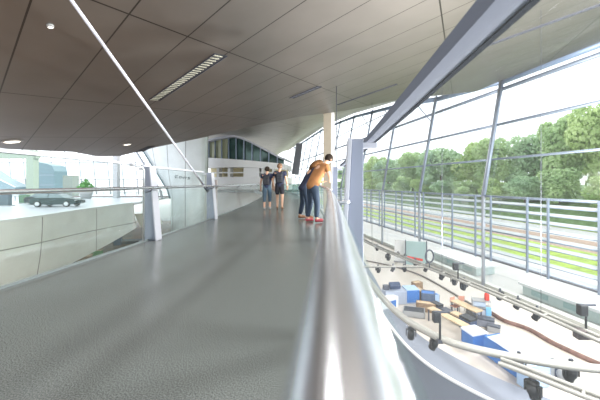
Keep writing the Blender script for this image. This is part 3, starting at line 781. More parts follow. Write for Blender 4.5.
def car(loc, rz, lab, paint, s=1.0):
    t = thing('car', lab, 'car', loc, rz); t.scale = (s, s, s)
    W = .86
    body = [(-2.2, .35), (-2.25, .75), (-2.05, .98), (-1.5, 1.02), (1.05, .98), (1.85, .84), (2.2, .66), (2.25, .38), (1.9, .26), (-1.9, .26)]
    m = MB(); nb = len(body); rowsb = []
    for yy, k in ((-W, .94), (-W * .97, 1), (W * .97, 1), (W, .94)):
        rowsb.append([(x * k, yy, .62 + (z - .62) * k) for x, z in body] )
    rowsb = [r + [r[0]] for r in rowsb]; m.loft(rowsb)
    m.add(rowsb[0][:-1], [list(range(nb))]); m.add(rowsb[-1][:-1], [list(range(nb))[::-1]])
    m.build('body', paint, t)
    cab = [(-1.75, 1.0), (-1.2, 1.40), (-.4, 1.47), (.35, 1.40), (1.1, .98)]
    m = MB(); cr_ = []
    for yy, k in ((-W * .95, 0), (-W * .74, 1), (W * .74, 1), (W * .95, 0)):
        cr_.append([(x, yy, z if k else 1.0) for x, z in cab])
    m.loft(cr_, smooth=False); m.build('cabin_glass', carglass, t)
    m = MB().loft([[(x, yy, z + .015) for x, z in ((-1.2, 1.40), (-.4, 1.47), (.35, 1.40))] for yy in (-W * .74, 0, W * .74)], thick=(0, 0, .02)); m.build('roof', paint, t)
    for px_ in (-.45, ):
        for s_ in (-1, 1): MB().tube([(px_, s_ * W * .96, 1.0), (px_, s_ * W * .75, 1.46)], .035, 6).build('door_pillar', paint, t)
    for x in (-1.38, 1.38):
        for s_ in (-1, 1):
            R = Matrix.Rotation(PI / 2, 3, 'X')
            wv = MB().lathe([(.2, -.1), (.31, -.11), (.33, 0), (.31, .11), (.2, .1)], (x, s_ * W * .96, .33), 20, R).build('wheel', tyre, t)
            MB().lathe([(.001, -.09), (.22, -.115), (.235, -.1), (.235, .1), (.22, .115), (.001, .09)], (x, s_ * W * .96, .33), 20, R).build('rim', rim_m, wv)
    for s_ in (-1, 1):
        MB().box((2.1, s_ * .6, .68), (.2, .34, .14)).build('headlight', rim_m, t)
        MB().box((-2.17, s_ * .6, .78), (.12, .34, .16)).build('tail_light', red, t)
c = ground(58, 206.5, 2.6); car((c.x, c.y, E - 2.6), .15, 'dark green car with alloy wheels on the raised white floor', carpaint, 1.0)
c = ground(38, 205.0, 2.6); car((c.x, c.y + 1.5, E - 2.6), .4, 'dark car half hidden behind the dark green car', mat('graphite_paint', (.05, .06, .07), .25, .4), .95)
c = ground(5, 206, 2.6)
t = thing('display_stand', 'dark upright display stand at the left edge of the raised floor', 'display stand', (c.x, c.y, E - 2.6))
MB().box((0, 0, .75), (1.2, .4, 1.5)).build('panel', mat('stand_blue_grey', (.10, .14, .17), .5), t, bevel=.02); MB().box((0, 0, .05), (1.5, .8, .1)).build('base', grey_box, t)
c = ground(24.5, 203.5, 2.6)
t = thing('display_stand', 'small green display box left of the cars', 'display stand', (c.x, c.y, E - 2.6))
MB().box((0, 0, .6), (.95, .5, 1.0)).build('panel', mat('stand_green', (.10, .20, .12), .5), t, bevel=.02); MB().box((0, 0, .05), (1.0, .6, .1)).build('base', grey_box, t)
c = ground(17, 201, 2.6)
t = thing('table', 'small white display table between the dark stand and the green box', 'table', (c.x, c.y, E - 2.6))
MB().box((0, 0, .85), (1.4, .8, .08)).build('tabletop', white, t)
for sx in (-.6, .6):
    for sy in (-.3, .3): MB().box((sx, sy, .4), (.06, .06, .8)).build('leg', dark, t)
# far platform balustrade
t = thing('balustrade', 'low pale balustrade with a dark foot along the far side of the raised floor', 'balustrade', (-38, 55, E - 2.6))
for x in range(-14, 16, 2): MB().box((x, 0, .45), (.06, .06, .9)).build('baluster', fac_light, t)
MB().box((0, 0, .92), (30, .08, .07)).build('top_rail', fac_light, t)
MB().box((0, 0, .12), (30, .15, .24)).build('foot_rail', mat('pinkish_grey', (.30, .24, .24), .6), t)
# brown things under bowl
for (px, py, w_, d_, h_, m_, nm, lab, cat) in ((132, 243, 4.2, 1.6, .35, black, 'slatted_bench', 'long dark slatted bench below the bridge on the left', 'bench'), (118, 245, .8, .8, 1.5, dark_blue, 'floor_cabinet', 'dark upright cabinet beside the long bench below', 'cabinet'),
        (82, 264, 1.6, .8, .9, wood, 'shop_counter', 'brown counter below the white bowl', 'counter'), (97, 257, 1.0, .6, .8, green_leaf, 'planter_box', 'small green planter box below the white bowl', 'plant'), (66, 270, 1.4, .9, .8, dark, 'floor_cabinet', 'dark low cabinet at the left below the white bowl', 'cabinet')):
    c = ground(px, py); t = thing(nm, lab, cat, (c.x, c.y, GZ), .3)
    MB().box((0, 0, h_ * .45), (w_ * .92, d_ * .9, h_ * .9)).build('body', m_, t)
    MB().box((0, 0, h_ * .95), (w_, d_, h_ * .1)).build('top', wood_l if nm != 'slatted_bench' else m_, t, bevel=.01)
    if nm == 'slatted_bench':
        for k in range(9): MB().box((-w_ / 2 + w_ * (k + .5) / 9, 0, h_ + .04), (w_ / 14, d_, .06)).build('slat', dark, t)

# ------------------------------------------------------------ lighting tracks
def track(pts, lab, gap=.16, r=.055, zt=ZT):
    pts = smooth([(x, y, zt) for x, y in pts], 3)
    t = thing('lighting_track', lab, 'lighting track', pts[0]); base = Vector(pts[0])
    P = [Vector(p) for p in pts]; sid = []
    for i, p in enumerate(P):
        d = (P[min(i + 1, len(P) - 1)] - P[max(i - 1, 0)]).normalized(); sid.append(Vector((d.y, -d.x, 0)))
    for s in (-1, 1): MB().tube([p + n_ * gap * s - base for p, n_ in zip(P, sid)], r, 10).build('chord', truss_m, t)
    m = MB().loft([[p + n_ * (gap - r * .6) - base - Vector((0, 0, .03)), p - n_ * (gap - r * .6) - base - Vector((0, 0, .03))] for p, n_ in zip(P, sid)], thick=(0, 0, -.03), smooth=False); m.build('groove', truss_d, t)
    acc = 0; last = P[0]
    for p, n_ in zip(P, sid):
        acc += (p - last).length; last = p
        if acc > 1.6: acc = 0; MB().tube([p - n_ * gap - base, p + n_ * gap - base], .035, 6).build('cross_tie', truss_m, t)
    return t
track([(2.2, 26), (2.8, 22.6), (5.25, 16.2), (6.5, 13.3), (7.4, 10.5), (7.9, 8.7), (8.3, 7), (8.8, 3), (9, -2)], 'pale double lighting track running along the glass wall side')
track([(1.6, 15), (2.0, 11.8), (2.4, 10.1), (3.15, 8.85), (3.9, 8.3), (5.3, 7.7), (6.6, 7.4), (8, 7.3)], 'pale curved lighting track sweeping across the hall in front of the blue booth', .05, .08)
track([(4.3, 7.75), (4.7, 7.4), (5.66, 6.36), (6.6, 5.6)], 'short pale lighting track at the lower right corner', .13, .05)
track([(.9, 16.6), (2.2, 16.5), (4.0, 16.6), (5.0, 16.5)], 'faint thin lighting track joining the long one near the near post', .05, .03)

# moving-head spotlights
def make_spot():
    t = thing('stage_spotlight', '', 'spotlight')
    MB().box((0, 0, -.06), (.10, .06, .16)).build('clamp', dark, t)
    MB().box((0, 0, -.17), (.26, .18, .09)).build('base', black, t, bevel=.02)
    m = MB()
    for s in (-1, 1): m.box((s * .19, 0, -.33), (.035, .12, .28))
    m.box((0, 0, -.22), (.4, .12, .03)); m.build('yoke', black, t, bevel=.01)
    R = Matrix.Rotation(.5, 3, 'X')
    h = MB().lathe([(.001, .2), (.10, .19), (.14, .10), (.15, 0), (.13, -.12), (.145, -.2), (.12, -.21), (.11, -.18)], (0, 0, -.40), 16, R).build('head', black, t)
    MB().lathe([(.112, -.185), (.06, -.20), (.001, -.205)], (0, 0, -.40), 16, R).build('lens', mat('lens', (.35, .4, .5), .1, .4), h)
    return t
proto = make_spot(); first = True
spots = [
 (377, 250, 1, 'black spotlight on the long track, first right of the near post'),
 (388, 259, 1.1, 'black spotlight on the long track, second right of the near post'),
 (398, 258, .8, 'small black spotlight third along the long track'),
 (405, 260, .8, 'small black spotlight fourth along the long track, below the teal board'),
 (415, 265, 1, 'black spotlight on the long track right of the teal board'),
 (426, 271, 1, 'black spotlight on the long track under the ring-shaped lamp'),
 (442, 279, 1, 'black spotlight at the foot of the middle hanging wire'),
 (454, 284, 1, 'black spotlight on the long track left of the raised lamp'),
 (464, 287, 1.2, 'big black spotlight on the long track right of the raised lamp'),
 (500, 299, 1, 'square black spotlight on the long track above the trolley'),
 (518, 307, 1.1, 'black spotlight with open yoke on the long track, right of the trolley'),
 (537, 318, 1.1, 'tilted black spotlight on the long track left of the tall lamp'),
 (378, 271, .9, 'oval black spotlight low beside the near post'),
 (393, 270, .9, 'second of the three low spotlights near the post'),
 (404, 270, .9, 'third of the three low spotlights near the post'),
 (411, 335, 1.0, 'black spotlight hanging over the curved grey ledge, left one'),
 (434, 345, 1.0, 'black spotlight hanging over the curved grey ledge, right one'),
 (519, 365, 1.05, 'large black spotlight hanging in front of the blue booth'),
 (571, 373, 1.15, 'large black spotlight at the right under the curved track'),
 (533, 390, 1.15, 'large black spotlight at the bottom edge on the short track'),
]
for i, (px, py, s, lab) in enumerate(spots):
    o = proto if i == 0 else copy_tree(proto)
    d = 300 * 4.95 / (py - 183)
    if i < 12: d *= 1.02
    o.location = ((px - 333) / 300 * d, d, ZT - .0); o.rotation_euler.z = random.uniform(-1.2, 1.2); o.scale = (s * .8,) * 3
    o['label'] = lab; o['group'] = 'black spotlights on the lighting tracks'
# raised lamps above the track
def fill_uplight(t, H, watts):  # added upward area light that lifts the right-hand ceiling
    l = bpy.data.lights.new('fill_uplight', 'AREA'); l.shape = 'DISK'; l.size = .6; l.energy = watts; l.color = (1, .96, .9)
    o = bpy.data.objects.new('fill_uplight', l); C.objects.link(o); o.parent = t; o.location = (0, 0, H + .25); o.rotation_euler = (PI, 0, 0)

def raised(px, pbase, ptop, lab, box=False, s=1):
    d = 300 * 4.6 / (pbase - 183); x = (px - 333) / 300 * d; H = (pbase - ptop) / 300 * d
    t = thing('raised_lamp', lab, 'lamp', (x, d, ZT)); 
    MB().tube([(0, 0, 0), (0, 0, H)], .035, 8).build('pole', black, t)
    MB().box((-.12 * s, 0, H - .12 * s), (.24 * s, .22 * s, .34 * s)).build('lamp_head', black, t, bevel=.03)
    MB().box((.05, 0, H + .03), (.5 * s, .06, .05)).build('arm', dark, t)
    fill_uplight(t, H, 900)  # fill light added to this lamp, aimed at the ceiling
    if box: MB().box((-.1, 0, -.12), (.46, .26, .28)).build('ballast_box', mat('dark_brown_case', (.10, .08, .08), .5), t, bevel=.02)
    else: MB().box((0, 0, -.03), (.16, .14, .1)).build('clamp', dark, t)
raised(458, 279, 264, 'small black lamp raised on a pole above the long track')
raised(586, 330, 306, 'tall black lamp on a pole with a brown box on the track at the right', True)
raised(440, 340, 313, 'black lamp on a pole rising beside the row of dark cases', False, .9)
for (x, y, wt) in ((8.85, 2.5, 2200), (8.95, -.8, 1500), (8.45, 6.0, 2200)):  # bowl lamps added out of view as fill for the ceiling
    t = thing('uplighter', 'black bowl fill lamp added on the lighting track', 'lamp', (x, y, ZT), 0, 'added fill uplighters')
    MB().tube([(0, 0, 0), (0, 0, .3)], .04, 8).build('stem', black, t)
    MB().lathe([(.04, .3), (.34, .42), (.38, .55), (.35, .55), (.3, .45), (.001, .4)], n=20).build('bowl', dark, t)
    fill_uplight(t, .45, wt)
o = thing('ring_lamp', 'ring-shaped dark lamp above the long track', 'lamp', (*at(429.5, 0, 16.3).xy, ZT))
MB().tube([(.22 * math.cos(a * PI / 8), 0, .62 + .34 * math.sin(a * PI / 8)) for a in range(17)], .045, 8).build('ring', dark, o)
MB().tube([(0, 0, 0), (0, 0, .3)], .03, 8).build('stem', dark, o)

# ------------------------------------------------------------ hall exhibits
def gx(px, py): c = ground(px, py); return (c.x, c.y, GZ)
t = thing('exhibit_counter', 'pale counter with a blue panel and dark monitors on the hall floor', 'counter', gx(400, 302), .12)
MB().box((0, 0, .45), (2.3, .9, .9)).build('body', lav, t, bevel=.03)
MB().box((.75, -.47, .52), (.85, .05, .8)).build('blue_panel', blue, t); MB().box((.75, 0, .93), (.9, .95, .06)).build('blue_top', blue_l, t)
MB().box((-.35, .1, 1.1), (.75, .4, .32), Matrix.Rotation(.5, 3, 'X')).build('monitor', dark_blue, t, bevel=.02)
MB().box((-1.0, 0, 1.05), (.35, .35, .3)).build('console', dark, t, bevel=.02)
t = thing('side_cabinet', 'small white cabinet with a blue front at the left of the pale counter', 'cabinet', gx(387, 308), .6)
MB().box((0, 0, .35), (1.5, .6, .7)).build('body', white, t, bevel=.02); MB().box((.2, -.32, .3), (.6, .04, .45)).build('front', blue, t)
def crate(px, py, sz, m, lab, rz=0, lid=None, name='crate', cat='crate'):
    t = thing(name, lab, cat, gx(px, py), rz)
    w_, d_, h_ = sz; th_ = .05
    m_ = MB()
    m_.box((0, 0, .03), (w_, d_, .06))
    for s in (-1, 1): m_.box((s * (w_ / 2 - th_ / 2), 0, h_ / 2), (th_, d_, h_)); m_.box((0, s * (d_ / 2 - th_ / 2), h_ / 2), (w_, th_, h_))
    m_.build('body', m, t)
    if lid: MB().box((0, 0, h_ * .92), (w_ * .9, d_ * .9, .06)).build('contents', lid, t)
    return t
crate(417, 289, (.7, .5, .55), wood, 'small brown crate behind the blue panelled counter', .4, wood_l)
crate(420, 299, (.5, 1.0, .7), wood, 'tall brown crate right against the blue panel', .3, wood_l)
crate(428, 303, (.9, .7, .75), mat('slate_bin', (.10, .15, .25), .5), 'slate-blue bin between the brown crates', -.3, blue)
crate(435, 302, (.45, .4, .55), blue_l, 'small sky-blue bin at the right end of the crates', .2, blue)
crate(426, 311, (1.2, .45, .55), wood, 'long low brown crate in front of the slate-blue bin', -.35, wood_l)
crate(414, 315, (1.3, .8, .35), grey_box, 'low grey tray full of dark gear left of the curved ledge', -.3, black)
def case(px, py, sz, m, lab, rz=0, m2=None, name='flight_case', cat='case'):
    t = thing(name, lab, cat, gx(px, py), rz); w_, d_, h_ = sz
    MB().box((0, 0, h_ * .42), (w_, d_, h_ * .78)).build('body', m, t, bevel=.02)
    t.scale = (.78, .78, .78)
    MB().box((0, 0, h_ * .9), (w_ * 1.02, d_ * 1.02, h_ * .18)).build('lid', m2 or m, t, bevel=.02)
    for sx in (-1, 1):
        for sy in (-1, 1): MB().lathe([(.001, -.02), (.04, -.02), (.04, .02), (.001, .02)], (sx * w_ * .4, sy * d_ * .4, .04), 10, Matrix.Rotation(PI / 2, 3, 'X')).build('caster', black, t)
case(437, 312, (.85, .55, .75), dark, 'dark case at the left end of the row of cases', -1.12, black)
case(447, 317, (.85, .6, .6), mat('olive_grey', (.16, .17, .15), .5), 'olive grey case, second in the row of dark cases', -1.12, dark)
case(457, 322.5, (.8, .6, .7), dark, 'dark case, third in the row of dark cases', -1.12, wood_l)
case(468, 329, (.95, .7, .9), dark_blue, 'navy case at the right end of the row of cases', -1.12, black)
case(473, 315, (.9, .6, .5), grey_box, 'grey case left of the trolley', -.6, dark)
case(486, 326, (1.1, .6, .6), mat('slate_case', (.24, .26, .32), .5), 'slate grey bundle case in front of the trolley', -.5, dark)
case(494, 332, (.8, .5, .5), grey_box, 'grey case right of the slate bundle case', -.6, dark)
t = thing('work_table', 'beige table with reddish papers behind the dark cases', 'table', gx(466, 317.5), -1.12)
MB().box((0, 0, .72), (1.9, .6, .06)).build('tabletop', wood_l, t)
for sx in (-.85, .85):
    for sy in (-.25, .25): MB().box((sx, sy, .36), (.06, .06, .7)).build('leg', dark, t)
t = thing('work_table', 'long beige worktop between the dark cases and the curved track', 'table', gx(447, 329), -1.12)
MB().box((0, 0, .72), (2.6, .5, .06)).build('tabletop', wood_l, t)
for sx in (-1.2, 1.2):
    for sy in (-.2, .2): MB().box((sx, sy, .36), (.06, .06, .7)).build('leg', dark, t)
for px, py, lab in ((455, 313, 'folding chair with a reddish seat behind the dark cases'), (462, 312, 'second reddish folding chair right of the first')):
    t = thing('folding_chair', lab, 'chair', gx(px, py), .5 if px == 455 else -.2)
    MB().box((0, 0, .45), (.42, .42, .05)).build('seat', mat('salmon_seat', (.60, .30, .22), .7), t); MB().box((0, .2, .78), (.42, .04, .3)).build('backrest', mat('salmon_seat', (0, 0, 0)), t)
    for sx in (-.19, .19):
        for sy in (-.19, .19): MB().tube([(sx, sy, 0), (sx, sy, .9 if sy > 0 else .45)], .018, 6).build('leg', grey_box, t)
t = thing('trolley', 'wire trolley loaded with pale blue bags and a red can', 'trolley', gx(481, 318), -.3)
m = MB()
for z in (.2, .7, 1.1): m.box((0, 0, z), (1.0, .6, .03))
m.build('shelf', grey_box, t)
for sx in (-.48, .48):
    for sy in (-.28, .28): MB().tube([(sx, sy, 0), (sx, sy, 1.2)], .02, 6).build('upright', steel_dull, t)
MB().box((-.1, -.02, .42), (.8, .5, .36)).build('lower_bag', lav, t, bevel=.08); MB().box((-.12, 0, .9), (.7, .5, .34)).build('upper_bag', mat('pale_blue_bag', (.42, .52, .66), .6), t, bevel=.08)
MB().box((.36, -.28, .55), (.3, .1, .5)).build('blue_bag', mat('sky_bag', (.20, .50, .80), .6), t, bevel=.03)
o = MB().lathe([(.001, 0), (.13, 0), (.14, .05), (.14, .34), (.10, .42), (.04, .44), (.001, .44)], (0, 0, 0), 14).build('red_can', red, None, (gx(481, 318)[0] + .3, gx(481, 318)[1] - .1, GZ + 1.12)); tag(o, 'red can on top of the loaded trolley', 'can')
t = thing('supply_crate', 'square white-topped box with blue sides in front of the navy case', 'box', gx(474, 345), .3); t.scale = (.85, .85, .85)
MB().box((0, 0, .4), (1.0, .95, .8)).build('body', blue, t, bevel=.03); MB().box((0, 0, .86), (1.1, 1.05, .12)).build('lid', mat('white_lid', (.72, .80, .95), .4), t, bevel=.04)
# blue booth with pale sloping canopy
c0 = gx(513, 368)
t = thing('exhibit_booth', 'large blue exhibit booth with pale plastic sloping cover', 'booth', c0, -1.3); t.scale = (.95, 1, 1)
MB().box((0, 0, .45), (2.6, .9, .9)).build('body', blue, t, bevel=.03)
m = MB(); m.add([(-1.1, -.45, .92), (1.3, -.45, .92), (1.35, .7, 1.1), (-.9, .7, 1.1), (-.6, .15, 1.22), (1.0, .15, 1.24)], [(0, 1, 5, 4), (1, 2, 5), (5, 2, 3, 4), (3, 0, 4), (0, 3, 2, 1)]); m.build('cover', mat('pale_cover', (.66, .74, .88), .3), t)
MB().box((1.2, -.2, .5), (.55, 1.1, .95)).build('end_panel', blue_l, t, bevel=.02)
MB().box((.1, .6, .35), (2.2, .35, .7)).build('rear_body', lav, t, bevel=.03)
c1 = gx(556, 379)
t = thing('equipment_rack', 'grey equipment rack with a dark round front right of the blue booth', 'rack', c1, -1.0)
MB().box((0, 0, .5), (1.3, .7, 1.0)).build('body', mat('rack_grey', (.55, .56, .54), .5), t, bevel=.02)
MB().box((.35, -.37, .5), (.5, .04, .7)).build('front_panel', dark, t); MB().lathe([(.001, -.06), (.16, -.06), (.2, -.03), (.2, 0)], (.35, -.38, .5), 16, Matrix.Rotation(-PI / 2, 3, 'X')).build('dial', grey_box, t)
# cable bundle on the floor
pts = [ground(*p) for p in ((366, 261), (395, 267), (420, 275), (440, 286), (463, 300), (478, 309))]
sp = smooth([tuple(p + Vector((0, 0, .05))) for p in pts], 3)
o = MB().tube(sp, .07, 6).build('floor_cable', mat('cable_grey', (.22, .20, .19), .6)); tag(o, 'thin dark cable curving over the beige floor below the long track', 'cable')
pts = [ground(*p) for p in ((491, 314), (505, 323), (520, 327), (534, 333), (548, 342), (562, 349), (590, 362), (620, 375))]
sp = smooth([tuple(p + Vector((0, 0, .07))) for p in pts], 3)
o = MB().tube(sp, .13, 8).build('cable_bundle', mat('cable_brown', (.20, .11, .09), .6, noise=.4, nscale=4)); tag(o, 'thick brownish cable bundle winding past the blue booth', 'cable')
# teal display panel behind the track
cc = ground(416, 266)
t = thing('display_board', 'teal display board with a red stripe beside the glass wall', 'display board', (cc.x, cc.y, GZ), -.3)
MB().box((0, 0, 1.25), (1.9, .12, 2.3)).build('board', teal, t); MB().box((-.1, -.07, .75), (1.5, .03, .22), Matrix.Rotation(.15, 3, 'Y')).build('stripe', red, t)
m = MB()
for s in (-1, 1): m.box((s * 1.0, 0, 1.25), (.1, .16, 2.5))
m.build('frame', dark, t)
cc = ground(401, 262)
t = thing('display_board', 'white display board left of the teal board', 'display board', (cc.x, cc.y, GZ), -.3)
MB().box((0, 0, 1.2), (1.3, .12, 2.2)).build('board', white, t); MB().box((0, 0, .05), (1.4, .5, .1)).build('base', grey_box, t)

# ------------------------------------------------------------ people
def skinned(name, joints, edges, m, parent, root, sub=2):
    names = list(joints); me = bpy.data.meshes.new(name)
    me.from_pydata([joints[k][0] for k in names], [(names.index(a), names.index(b_)) for a, b_ in edges], []); me.update(); me.materials.append(m)
    o = bpy.data.objects.new(name, me); C.objects.link(o); o.parent = parent
    sk = o.modifiers.new('skin', 'SKIN'); sk.use_smooth_shade = True
    sv = me.skin_vertices[0].data
    for i, k in enumerate(names):
        r = joints[k][1]; sv[i].radius = (r, r) if not isinstance(r, tuple) else r; sv[i].use_root = (k == root)
    s = o.modifiers.new('sub', 'SUBSURF'); s.levels = sub; s.render_levels = sub
    return o
def lerp(a, b_, f): return tuple(x + (y - x) * f for x, y in zip(a, b_))
def person(label, loc, rz, J, top, bottom, shoe, hair, scale=1.0, long_hair=False, girth=1.0, short=False, capri=False, pack=False, sleeves=.55):
    """J: joint positions in metres; x = forward, y = left, z up"""
    t = thing('person', label, 'person', loc, rz); t.scale = (scale,) * 3
    g = dict(J)
    j = {'pelvis': (g['pelvis'], (.145, .11)), 'waist': (lerp(g['pelvis'], g['chest'], .45), (.125, .095)), 'chest': (g['chest'], (.15, .11)),
         'neckb': (g['neck'], .06), 'head0': (lerp(g['neck'], g['head'], .45), .055), 'head': (g['head'], (.085, .098)), 'crown': (tuple(Vector(g['head']) + (Vector(g['head']) - Vector(g['neck'])).normalized() * .085), .062)}
    e = [('pelvis', 'waist'), ('waist', 'chest'), ('chest', 'neckb'), ('neckb', 'head0'), ('head0', 'head'), ('head', 'crown')]
    fw = Vector(g.get('face', (1, 0, 0))).normalized()
    for s in 'LR':
        for nm, r in (('sh', .062), ('el', .043), ('wr', .028), ('palm', .034)): j[nm + s] = (g[nm + s], r)
        e += [('chest', 'sh' + s), ('sh' + s, 'el' + s), ('el' + s, 'wr' + s), ('wr' + s, 'palm' + s)]
        dirv = (Vector(g['palm' + s]) - Vector(g['wr' + s])).normalized(); side = dirv.cross(Vector((0, 0, 1)) if abs(dirv.z) < .8 else Vector((1, 0, 0))).normalized()
        curl = side.cross(dirv).normalized() * -1
        for k in range(4):
            off = side * (.024 - .016 * k); ln = (.058, .066, .062, .05)[k]; P = Vector(g['palm' + s])
            j['f%d%s' % (k, s)] = (tuple(P + off + dirv * (.03 + ln * .5)), .009); j['g%d%s' % (k, s)] = (tuple(P + off + dirv * (.03 + ln) + curl * .018), .0075)
            e += [('palm' + s, 'f%d%s' % (k, s)), ('f%d%s' % (k, s), 'g%d%s' % (k, s))]
        P = Vector(g['wr' + s]); j['th' + s] = (tuple(P + side * .04 + dirv * .035), .011); j['ti' + s] = (tuple(P + side * .05 + dirv * .075 + curl * .01), .009)
        e += [('wr' + s, 'th' + s), ('th' + s, 'ti' + s)]
        for nm, r in (('hip', .095), ('kn', .062), ('an', .04)): j[nm + s] = (g[nm + s], r)
        j['toe' + s] = (g['toe' + s], .036); j['calf' + s] = (lerp(g['kn' + s], g['an' + s], .35), .056)
        e += [('pelvis', 'hip' + s), ('hip' + s, 'kn' + s), ('kn' + s, 'calf' + s), ('calf' + s, 'an' + s), ('an' + s, 'toe' + s)]
    body = skinned('body', j, e, skin, t, 'pelvis')
    # face details
    H = Vector(g['head']); up = (Vector(g['head']) - Vector(g['neck'])).normalized(); sidev = up.cross(fw).normalized()
    MB().lathe([(.001, .03), (.012, .02), (.016, 0), (.001, -.008)], tuple(H + fw * .092 - up * .01), 8, fw.to_track_quat('Y', 'Z').to_matrix()).build('nose', skin, t)
    for s in (-1, 1):
        MB().lathe([(.001, .012), (.011, .006), (.011, -.006), (.001, -.012)], tuple(H + fw * .082 + sidev * .032 * s + up * .015), 8).build('eye', black, t)
        MB().lathe([(.001, .03), (.014, .02), (.014, -.02), (.001, -.03)], tuple(H + sidev * .088 * s), 8).build('ear', skin, t)
    MB().tube([H + fw * .088 + sidev * -.025 - up * .045, H + fw * .093 - up * .046, H + fw * .088 + sidev * .025 - up * .045], .006, 6).build('mouth', mat('lips', (.42, .16, .14), .5), t)
    # shirt
    sj = {'hem': (lerp(g['pelvis'], g['chest'], -.36), (.18 * girth, .155 * girth)), 'w': (lerp(g['pelvis'], g['chest'], .4), (.16 * girth, .13 * girth)), 'c': (g['chest'], (.205 * girth, .168 * girth)), 'n': (lerp(g['chest'], g['neck'], .8), .085)}
    se = [('hem', 'w'), ('w', 'c'), ('c', 'n')]
    for s in 'LR':
        sj['s' + s] = (g['sh' + s], .09); sj['e' + s] = (lerp(g['sh' + s], g['el' + s], sleeves), .064); se += [('c', 's' + s), ('s' + s, 'e' + s)]
    skinned('shirt', sj, se, top, t, 'c')
    # trousers
    end = .62 if short else (.72 if capri else .95)
    tj = {'b': (lerp(g['pelvis'], g['chest'], .38), (.15, .118)), 'p': (g['pelvis'], (.162, .128))}; te = [('b', 'p')]
    for s in 'LR':
        tj['h' + s] = (g['hip' + s], .115)
        if short: tj['k' + s] = (lerp(g['hip' + s], g['kn' + s], .88), .088); te += [('p', 'h' + s), ('h' + s, 'k' + s)]
        else:
            tj['k' + s] = (g['kn' + s], .079); tj['a' + s] = (lerp(g['kn' + s], g['an' + s], .55 if capri else .95), .062); te += [('p', 'h' + s), ('h' + s, 'k' + s), ('k' + s, 'a' + s)]
    skinned('trousers' if not short else 'shorts', tj, te, bottom, t, 'p')
    for s in 'LR':
        a_, b2 = Vector(g['an' + s]), Vector(g['toe' + s]); dd_ = (b2 - a_); dd_.z = 0; dd_.normalize()
        skinned('shoe', {'h': (tuple(a_ - dd_ * .05 + Vector((0, 0, -.035))), .045), 'm': (tuple(lerp(a_, b2, .5)), .05), 't': (tuple(b2 + dd_ * .03), .04)}, [('h', 'm'), ('m', 't')], shoe, t, 'm', 1)
    hc = H + up * .035 - fw * .03; prof = [(.001, -.105)] + [(.108 * math.cos(a), .112 * math.sin(a)) for a in [-1.2, -.8, -.4, 0, .4, .8, 1.2]] + [(.001, .112)]
    hb_ = MB().lathe(prof, tuple(hc), 16, up.to_track_quat('Z', 'Y').to_matrix())
    if long_hair:
        hb_.tube([hc - fw * .02 - up * .0, hc - fw * .07 - up * .10, hc - fw * .09 - up * .22, hc - fw * .08 - up * .34], [.10, .095, .08, .03], 10)
    hb_.build('hair', hair, t)
    if pack:
        ch = Vector(lerp(g['pelvis'], g['chest'], .72)); bk = thing('backpack', pack + ' worn on the back', 'backpack')
        bk.location = Vector(loc) + Matrix.Rotation(rz, 3, 'Z') @ (ch - Vector((.22, 0, 0)) * 1) * scale; bk.rotation_euler.z = rz
        MB().box((0, 0, 0), (.15, .26, .38)).build('bag', mat('black_pack', (.012, .014, .022), .7), bk, bevel=.05)
        MB().box((-.085, 0, -.07), (.05, .2, .2)).build('pocket', MATS['black_pack'], bk, bevel=.02)
        for s in (-1, 1): MB().tube([(.06, s * .1, .18), (.19, s * .11, .27), (.36, s * .11, .12), (.30, s * .12, -.12), (.06, s * .12, -.18)], .018, 6).build('strap', dark, bk)
    return t
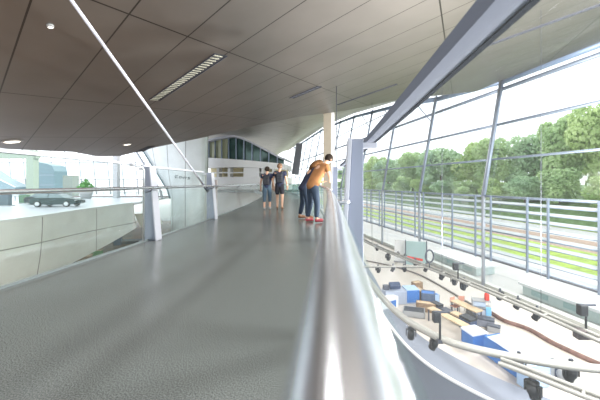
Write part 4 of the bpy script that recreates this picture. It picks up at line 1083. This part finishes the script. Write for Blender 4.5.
# man leaning over the rail, faces +x after rz
lean = {'pelvis': (-.02, 0, .90), 'chest': (.20, 0, 1.28), 'neck': (.35, 0, 1.44), 'head': (.47, 0, 1.56), 'face': (.9, 0, -.45),
 'shL': (.27, .19, 1.37), 'shR': (.27, -.19, 1.37), 'elL': (.33, .27, 1.10), 'elR': (.33, -.26, 1.10), 'wrL': (.36, .2, .99), 'wrR': (.36, -.2, .985), 'palmL': (.40, .14, 1.0), 'palmR': (.41, -.16, .99),
 'hipL': (-.02, .09, .86), 'hipR': (-.02, -.09, .86), 'knL': (.0, .11, .48), 'knR': (.05, -.12, .48), 'anL': (-.10, .12, .09), 'anR': (.02, -.13, .09), 'toeL': (.06, .14, .04), 'toeR': (.18, -.16, .04)}
d = 8.1
person('person in an orange-brown T-shirt and dark jeans leaning on the right handrail', (-.54, d, 0), .6, lean, orange, jeans, shoe_r, hair_d, 1.1, girth=1.12)
lean2 = dict(lean)
person('long-haired person in a dark top leaning on the rail behind the orange-brown shirt', (-.84, d + .75, 0), .5, lean2, navy, jeans, shoe_b, hair_b, 1.04, long_hair=True)
def walk(ph, arm=.0):
    s = ph
    return {'pelvis': (0, 0, .95), 'chest': (.02, 0, 1.33), 'neck': (.03, 0, 1.52), 'head': (.06, 0, 1.66), 'face': (1, 0, -.05),
     'shL': (.02, .19, 1.43), 'shR': (.02, -.19, 1.43), 'elL': (-.02 + arm, .26, 1.15), 'elR': (-.02 - arm, -.26, 1.15), 'wrL': (.08 + arm, .29, .92), 'wrR': (.06 - arm, -.29, .92), 'palmL': (.11 + arm, .29, .84), 'palmR': (.09 - arm, -.29, .84),
     'hipL': (0, .09, .91), 'hipR': (0, -.09, .91), 'knL': (.05 + s * .12, .10, .50), 'knR': (.05 - s * .1, -.10, .50), 'anL': (s * .14, .10, .09), 'anR': (-.12 * s, -.10, .09), 'toeL': (.14 + s * .14, .11, .04), 'toeR': (.05 - s * .1, -.11, .04)}
d = 12.1
person('person in black shorts and backpack walking away, right one of the pair', (-2.15, d, 0), PI / 2 + .1, walk(.8, .05), navy, mat('black_shorts', (.012, .012, .02), .85), shoe_b, mat('brown_short_hair', (.16, .09, .05), .7), 1.03, short=True, pack='black backpack of the right-hand walker')
person('person in cropped blue jeans and navy T-shirt walking away, left of the pair', (-2.66, d, 0), PI / 2 + .05, walk(-.7, .04), mat('navy_top', (.02, .028, .07), .85), jeans_l, mat('grey_shoe', (.3, .3, .32), .6), hair_d, .96, capri=True, long_hair=False, pack='dark blue backpack of the left-hand walker')
